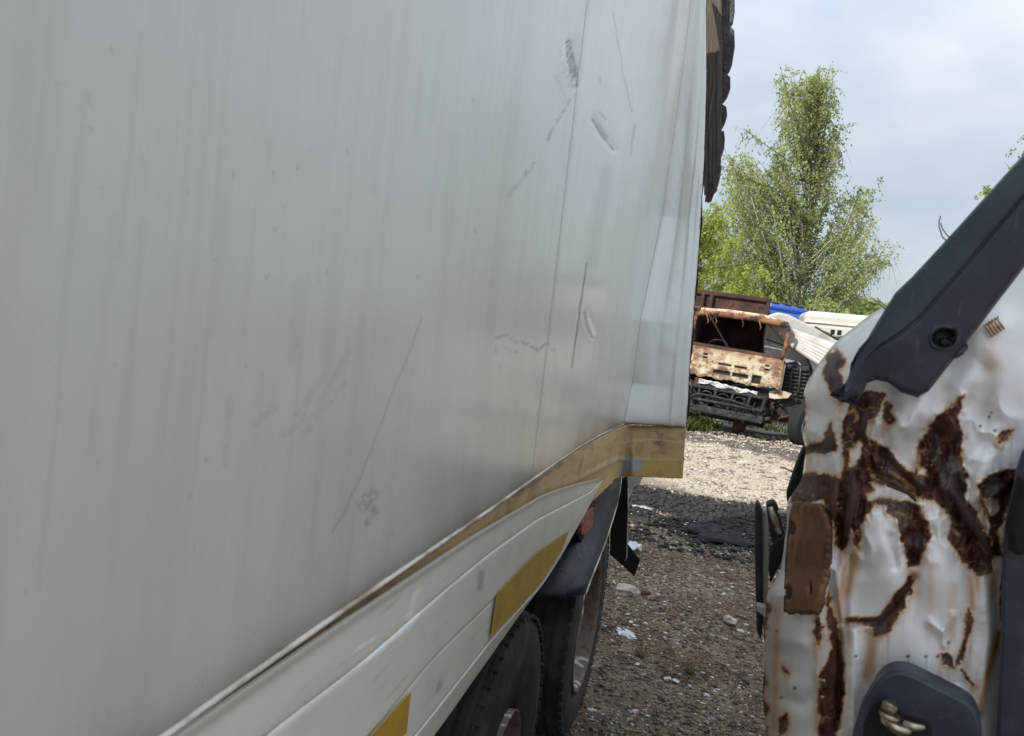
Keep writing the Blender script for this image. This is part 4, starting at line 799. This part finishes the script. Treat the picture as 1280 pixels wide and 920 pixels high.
lathe('tyre', tyre_prof(.44, .26), 'blackmatt', e, 48); lathe('rim', [(-.10, .24), (-.05, .24), (.0, .2), (-.06, .08), (-.10, .07), (-.10, 0)], 'vanwhite', e, 30)
# ---- white van cab further right
vc = empty('white_truck_cab', (2.75, 21.5, 0), 'cream white cab roof showing over the wreck beyond, black mirror arms below it', 'truck cab', rot=(0, math.radians(-1), 0))
bm = bmesh.new(); abox(bm, (.15, 1.0, 2.62), (2.5, 2.0, .78), .14); link('roof_cap', bm_me('roof_cap', bm), M['vanwhite'], vc)
box('brow_panel', (-.45, -.04, 2.52), (1.1, .10, .26), 'vanwhite', vc, .05); box('cab_body', (.15, 1.05, 1.35), (2.3, 1.8, 1.8), 'vanwhite', vc, .08); box('windscreen', (.15, .1, 1.95), (2.1, .08, .62), 'glass', vc, .02)
box('rain_gutter', (.15, -.02, 2.72), (2.5, .06, .03), 'rail', vc, .01)
for k, pts in enumerate([[(-.95, -.15, 2.45), (-.8, -.2, 2.36), (-.62, -.2, 2.30), (-.5, -.15, 2.12)], [(-.5, -.2, 2.4), (-.55, -.2, 2.25), (-.4, -.22, 2.2), (-.15, -.2, 2.3)], [(-.9, -.1, 2.38), (-.75, -.2, 2.28), (-.7, -.2, 2.1)]]): tube('mirror_arm', [(p[0]+.1, p[1]-.25, p[2]+.14) for p in pts], .04, 'char', vc, 7)
for x in (-.52, -.36): box('mirror_clamp', (x+.1, -.45, 2.5), (.1, .1, .13), 'blackmatt', vc, .02)
for x in (-.9, 1.2): lathe('wheel', tyre_prof(.46, .26), 'rubber', vc, 32, 'X', (x, .9, .46))

# ================================================================ TREES
def tree(name, base, topp, env, yd, nlimb, nleaf, lsize, leafm, barkm, label, cat, seed, droop=.9, spread=1., strands=10, extra=(), lim0=.12):
    g = np.random.default_rng(seed); r_ = random.Random(seed)
    T = empty(name, base, label, cat); base = np.array(base); topp = np.array(topp)
    E = np.array([ony(p, base[1])[[0, 2]] for p in env]); ex = list(map(tuple, E))
    zmin, zmax = E[:, 1].min(), E[:, 1].max()
    inside = lambda x, z: sdpoly(np.atleast_1d(np.asarray(x, float)), np.atleast_1d(np.asarray(z, float)), ex)
    H = topp[2]-base[2]; bmv = []; 
    def add(name_, pts, rads, seg=6): me = tubemesh(name_, [Vector(p)-Vector(base) for p in pts], rads, seg); return me
    tr = [base+(topp-base)*k/9+np.array([math.sin(k*1.3+seed)*.12, math.cos(k*1.7)*.12, 0])*(k > 0) for k in range(10)]
    link('trunk', add('trunk', tr, [max(.03, H*.008*(1-k/9.3)) for k in range(10)], 10), M[barkm], T, True)
    LV = []; TW = []; starts = []
    for i in range(nlimb):
        h = lim0+(.96-lim0)*((i+.5)/nlimb)**1.75; st = base+(topp-base)*h
        if extra and i % 5 == 0:
            e_ = ony(extra[(i//5) % len(extra)], base[1]); px_, pz = e_[0], e_[2]; h = max(lim0, min(h, (pz-base[2])/H-.16-.05*abs(px_-topp[0]))); st = base+(topp-base)*h
        for tr_ in ([] if (extra and i % 5 == 0) else range(60)):
            px_ = r_.uniform(E[:, 0].min(), E[:, 0].max()); pz = r_.uniform(max(zmin, st[2]+.3), min(zmax, st[2]+.42*H))
            d = inside(px_, pz)[0]
            if d < -.05 and (d > -.9 or r_.random() < .3): break
        else:
            if not (extra and i % 5 == 0): continue
        hw = abs(px_-st[0]); en = np.array([px_, base[1]+r_.uniform(-1, 1)*min(3.2, (1.2+hw))*spread, pz]); mid = (st+en)/2+np.array([0, 0, -.05*np.linalg.norm(en-st)])
        pts = [st*(1-t)**2+2*mid*t*(1-t)+en*t*t for t in np.linspace(0, 1, 7)]; rad = .05*(1-h)+.02
        LB = add('branch', pts, [rad*(1-.8*k/6) for k in range(7)], 5); TW.append((pts, rad)); link('branch', LB, M[barkm if rad > .045 else 'twig'], T, True)
        ln = np.linalg.norm(en-st)
        for q in range(int(strands*.35+ln*strands*.36)+(8 if (extra and i % 5 == 0) else 0)):
            t = r_.uniform(.08, 1)**.75; p = st*(1-t)**2+2*mid*t*(1-t)+en*t*t
            dirv = np.array([r_.gauss(0, 1), r_.gauss(0, 1), r_.gauss(.25, .5)]); dirv = dirv/np.linalg.norm(dirv)*r_.uniform(.2, .9)*spread; starts.append((p, dirv, r_.uniform(.3, 1.1)*droop))
    per = max(3, nleaf//max(1, len(starts)))
    S0 = np.array([s[0] for s in starts]); SD = np.array([s[1] for s in starts]); DR = np.array([s[2] for s in starts])
    t = g.random((len(S0), per, 1)); Pn = S0[:, None]+SD[:, None]*t*1.1+np.array([0, 0, -1])[None, None]*(DR[:, None, None]*t**2.)+g.normal(0, .06, (len(S0), per, 3))
    Pn = Pn.reshape(-1, 3); tint = np.repeat(g.random(len(S0)), per)*.6+g.random(len(Pn))*.4
    ds = sdpoly(Pn[:, 0], Pn[:, 2], ex); keep = ds < .25*g.random(len(Pn)); Pn = Pn[keep]; tint = tint[keep]; n = len(Pn)
    a = g.normal(0, 1, (n, 3)); a[:, 2] -= .8; a /= np.linalg.norm(a, axis=1)[:, None]; b = np.cross(a, g.normal(0, 1, (n, 3))); b /= np.linalg.norm(b, axis=1)[:, None]
    s = lsize*(.6+.8*g.random((n, 1))); V = np.stack([Pn-a*s*.6, Pn+b*s*.42, Pn+a*s*.6, Pn-b*s*.42], 1).reshape(-1, 3)-base
    Fq = np.arange(n*4).reshape(-1, 4)
    link('crown', npmesh('crown', V, Fq, dict(tint=np.repeat(tint, 4))), M[leafm], T)
    # fine hanging twigs, one mesh
    sel = g.random(len(S0)) < .5; Vt = []; Ft = []
    for p, d, q in [starts[i] for i in np.where(sel)[0]]:
        i0 = len(Vt); e1 = p+d*.5-np.array([0, 0, q*.25]); e2 = p+d*1.1-np.array([0, 0, q])
        for z, w_ in ((p, .012), (e1, .009), (e2, .004)): Vt += [z-base+np.array([w_, 0, 0]), z-base+np.array([-w_*.5, w_, 0]), z-base+np.array([-w_*.5, -w_, 0])]
        for k in (0, 3):
            for j in range(3): Ft.append((i0+k+j, i0+k+(j+1) % 3, i0+k+3+(j+1) % 3, i0+k+3+j))
    link('twigs', npmesh('twigs', np.array(Vt), np.array(Ft)), M['twig'], T)['kind'] = 'stuff'
    return T
bx, bz = ony((1000, 430), 40)[0], 0
tp_ = ony((1026, 78), 40)
envb = [(1030,75),(1050,95),(1052,112),(1068,150),(1060,182),(1066,188),(1064,200),(1050,206),(1052,222),(1046,232),(1052,238),(1066,222),(1092,222),(1098,235),(1094,248),(1106,262),(1094,282),(1080,290),(1100,297),(1126,293),(1132,300),(1122,312),(1112,330),(1088,338),(1090,350),(1075,362),(1088,376),(1078,392),(1084,440),(862,440),(862,300),(880,285),(893,262),(902,250),(898,225),(893,210),(903,200),(906,185),(918,168),(930,170),(945,186),(966,182),(962,160),(972,152),(976,140),(966,118),(966,105),(972,94),(990,88),(1003,98),(1018,85)]
tree('birch_tree', (bx, 40, 0), tp_, envb, 3, 215, 72000, .10, 'leaf', 'bark', 'tall loose birch with hanging twigs rising behind the burnt truck', 'tree', 3, strands=12, spread=1.15, droop=1.15, extra=[(1090, 240), (1078, 232), (1097, 264), (1118, 302), (1108, 318), (1090, 335), (1072, 348), (928, 182), (906, 205), (915, 222), (896, 262), (885, 290), (970, 110), (982, 96), (1040, 112), (1056, 150), (1028, 82), (940, 195), (1060, 360), (1082, 285), (878, 310), (910, 300)])
env2 = [(846,240),(868,250),(882,262),(892,248),(905,256),(925,278),(940,292),(955,325),(968,345),(992,362),(1015,380),(1020,440),(840,440)]
tree('willow_tree', (-3.0, 33, 0), ony((885, 268), 33), env2, 3, 80, 32000, .10, 'leafbright', 'bark', 'bright yellow-green bushy tree low at the left of the birch', 'tree', 8, strands=10, lim0=.05)
env3 = [(1225,440),(1228,240),(1224,226),(1235,214),(1246,208),(1253,196),(1262,192),(1262,176),(1272,168),(1290,160),(1330,120),(1400,150),(1440,300),(1440,440)]
tree('birch_tree', (ony((1320, 430), 40)[0], 40, 0), ony((1330, 130), 40), env3, 3, 60, 22000, .13, 'leaf', 'bark', 'tree whose crown edge peeks over the black pillar cover at right', 'tree', 12, strands=9)
env4 = [(985,440),(985,388),(1000,380),(1030,372),(1060,382),(1075,388),(1100,385),(1120,380),(1130,440)]
tree('hedge_shrub', (3.6, 36, 0), ony((1050, 375), 36), env4, 3, 40, 12000, .12, 'leaf', 'twig', 'dark green shrub low behind the cream cab roof', 'shrub', 15, strands=8, lim0=.02)
# far woodland closing the horizon
def woods():
    g = np.random.default_rng(5); n = 90000; x = g.uniform(-70, 110, n); dpt = g.uniform(0, 6, n); hgt = 5.5+vnoise(x*.12+50, x*0+2, 91, 4)*5; z = hgt*g.random(n)**.7
    y = 62+dpt+vnoise(x*.3+9, z*.5, 92, 3)*4; Pn = np.stack([x, y, z], -1); a = g.normal(0, 1, (n, 3)); a /= np.linalg.norm(a, axis=1)[:, None]; b = np.cross(a, g.normal(0, 1, (n, 3))); b /= np.linalg.norm(b, axis=1)[:, None]; s = .4*(.5+g.random((n, 1)))
    V = np.stack([Pn-a*s, Pn+b*s*.6, Pn+a*s, Pn-b*s*.6], 1).reshape(-1, 3); return npmesh('far_woods', V, np.arange(n*4).reshape(-1, 4), dict(tint=np.repeat(g.random(n), 4)))
props(link('far_woods', woods(), M['leaf']), 'belt of distant green trees closing the yard', 'woodland', kind='stuff')

# ================================================================ GROUND COVER AND LITTER
def blades(name, n, boxr, hmin, hmax, label, seed, clump=None):
    g = np.random.default_rng(seed); x = g.uniform(boxr[0], boxr[1], n); y = g.uniform(boxr[2], boxr[3], n)
    if clump is not None:
        c = np.array(clump)[g.integers(0, len(clump), n)]; x = c[:, 0]+g.normal(0, c[:, 2]); y = c[:, 1]+g.normal(0, c[:, 2])
    h = g.uniform(hmin, hmax, n); a = g.random(n)*6.28; w_ = .004+.004*y/10; ln = g.normal(0, .5, (n, 2))*h[:, None]
    B = np.stack([x, y, x*0-.01], -1); d = np.stack([np.cos(a)*w_, np.sin(a)*w_, a*0], -1); Tp = B+np.stack([ln[:, 0], ln[:, 1], h], -1); Md = B+np.stack([ln[:, 0]*.35, ln[:, 1]*.35, h*.6], -1)
    V = np.stack([B-d, B+d, Md+d*.8, Tp, Md-d*.8], 1).reshape(-1, 3); i = np.arange(n)[:, None]*5
    Fq = np.concatenate([i+np.array([[0, 1, 2, 4]]), i+np.array([[4, 2, 3, 3]])]); 
    F3 = np.concatenate([i+np.array([[0, 1, 2]]), i+np.array([[0, 2, 4]]), i+np.array([[4, 2, 3]])])
    return props(link(name, npmesh(name, V, F3, dict(tint=np.repeat(g.random(n), 5))), M['grass']), label, 'grass', kind='stuff')
blades('grass', 9000, (-2.5, 4, 18.9, 23), .02, .10, 'green grass strip around and under the burnt truck', 31)
blades('weeds', 1500, (0, 1, 0, 1), .08, .35, 'weeds at the foot of the burnt truck and in the dark dirt strip', 32, clump=[(-.75, 17.3, .12), (-.6, 18, .25), (-.9, 16.8, .1), (-.75, 17.1, .2)])
for i, (px_, py_, s) in enumerate([(800, 822, .045), (862, 842, .05)]):
    c = onz((px_, py_)); g = np.random.default_rng(50+i); n = 70; a = g.random(n)*6.28; r0 = s*g.random(n)
    V = []; F3 = []
    for k in range(n):
        b0 = np.array([c[0]+r0[k]*math.cos(a[k])*.5, c[1]+r0[k]*math.sin(a[k])*.5, .0]); tpv = b0+np.array([math.cos(a[k])*s*.8, math.sin(a[k])*s*.8, .03+.05*g.random()]); w_ = np.array([-math.sin(a[k]), math.cos(a[k]), 0])*.003; j = len(V); V += [b0-w_, b0+w_, tpv]; F3.append((j, j+1, j+2))
    me = npmesh('weed_tuft', np.array(V)-np.array([c[0], c[1], 0]), np.array(F3), dict(tint=g.random(len(V)))); o = link('weed_tuft', me, M['grass']); o.location = (c[0], c[1], .0)
    props(o, ['small green weed tuft just below the crumpled white film', 'small green weed tuft in mid path, right of the other tuft'][i], 'weed')
def crumple(name, pos, sx, sy, h, m, label, cat, seed, rz=0., grp=None, dents=.5):
    n = 16; u = np.linspace(-1, 1, n); X, Y = np.meshgrid(u, u); r = np.hypot(X, Y); nzv = vnoise(X*2.5+seed, Y*2.5, seed, 3)
    Z = (1-np.clip(r, 0, 1.3)**2*.6)*h*.6+nzv*h*2*dents+h*.2; jx = X*(1-.25*np.abs(Y)**2)+vnoise(X*2, Y*2, seed+1, 3)*.4; jy = Y*(1-.35*np.abs(X)**2)+vnoise(X*2, Y*2, seed+2, 3)*.4
    o = link(name, gridmesh(name, np.stack([jx*sx/2, jy*sy/2, Z], -1)), M[m]); o.location = pos; o.rotation_euler = (0, 0, rz); s = o.modifiers.new('t', 'SOLIDIFY'); s.thickness = max(.002, h*.05); return props(o, label, cat, grp)
P_ = lambda x, y, dz=.0: tuple(onz((x, y))+np.array([0, 0, dz]))
crumple('plastic_scrap', P_(782, 795, .0), .20, .13, .035, 'film', 'crumpled clear white plastic film lying beside the rear wheel', 'litter', 3, -.7)
crumple('white_bag', P_(792, 690, .02), .16, .14, .08, 'film', 'white plastic lump behind the mudflap', 'litter', 9, .4)
crumple('red_shard', P_(838, 650, .02), .30, .07, .04, 'red', 'red plastic shard at the edge of the black dirt strip', 'litter', 13, -.5, dents=.8)
crumple('cardboard_scrap', P_(806, 640, .0), .55, .30, .05, 'concrete', 'flat beige scrap lying behind the mudflap', 'litter', 19, -.3)
def rock(name, pos, s, m, label, seed, cat='stone', grp=None):
    bm = bmesh.new(); bmesh.ops.create_icosphere(bm, subdivisions=2, radius=.5); rr_ = random.Random(seed)
    for v in bm.verts: v.co *= .62+.55*rr_.random()
    bmesh.ops.scale(bm, vec=s, verts=bm.verts); o = link(name, bm_me(name, bm), M[m]); o.location = pos; o.rotation_euler = (0, 0, rr_.random()*3); return props(o, label, cat, grp)
rock('concrete_chunk', P_(781, 741, .02), (.22, .16, .09), 'concrete', 'pale concrete chunk on the dirt right of the mudflap', 1)
rock('brick_chunk', P_(806, 742, .01), (.12, .08, .05), 'red', 'dark red brick lump next to the pale chunk', 2)
rock('cobble', P_(913, 779, .02), (.12, .10, .07), 'concrete', 'rounded brown cobble near the van bumper', 3)
rock('black_lump', P_(826, 878, .01), (.07, .05, .05), 'dirtyblack', 'small black lump in the red dirt', 4)
for i, (x, y, s, lb) in enumerate([(797, 832, .035, 'white chip beside the first weed tuft'), (834, 850, .045, 'pale chip pair, left piece, below the second tuft'), (845, 853, .04, 'pale chip pair, right piece, below the second tuft'), (794, 891, .035, 'white chip left of the black lump'), (790, 908, .035, 'white chip nearest the frame bottom'), (740, 890, .045, 'long white chip by the tyre foot'), (789, 779, .035, 'white chip above the plastic film'), (757, 801, .03, 'white chip left of the plastic film'), (830, 908, .045, 'grey flat chip near the frame bottom'), (883, 871, .045, 'bluish white scrap at the right in shade'), (882, 763, .03, 'white chip high on the right path'), (926, 790, .05, 'pale stone cluster beside the brown cobble')]):
    rock('stone_chip', P_(x, y, .008), (s*1.3, s, s*.5), 'ash' if i != 8 else 'concrete', lb, 60+i, 'stone chip', 'loose chips on the path')
crumple('tar_sheet', P_(905, 682, .03), .6, .3, .09, 'blackmatt', 'crumpled black tarry sheet in the dark dirt strip', 'litter', 27, .2)
crumple('tar_sheet', P_(880, 668, .03), .5, .3, .07, 'blackmatt', 'smaller black tarry scrap left of the big one', 'litter', 28, .9)
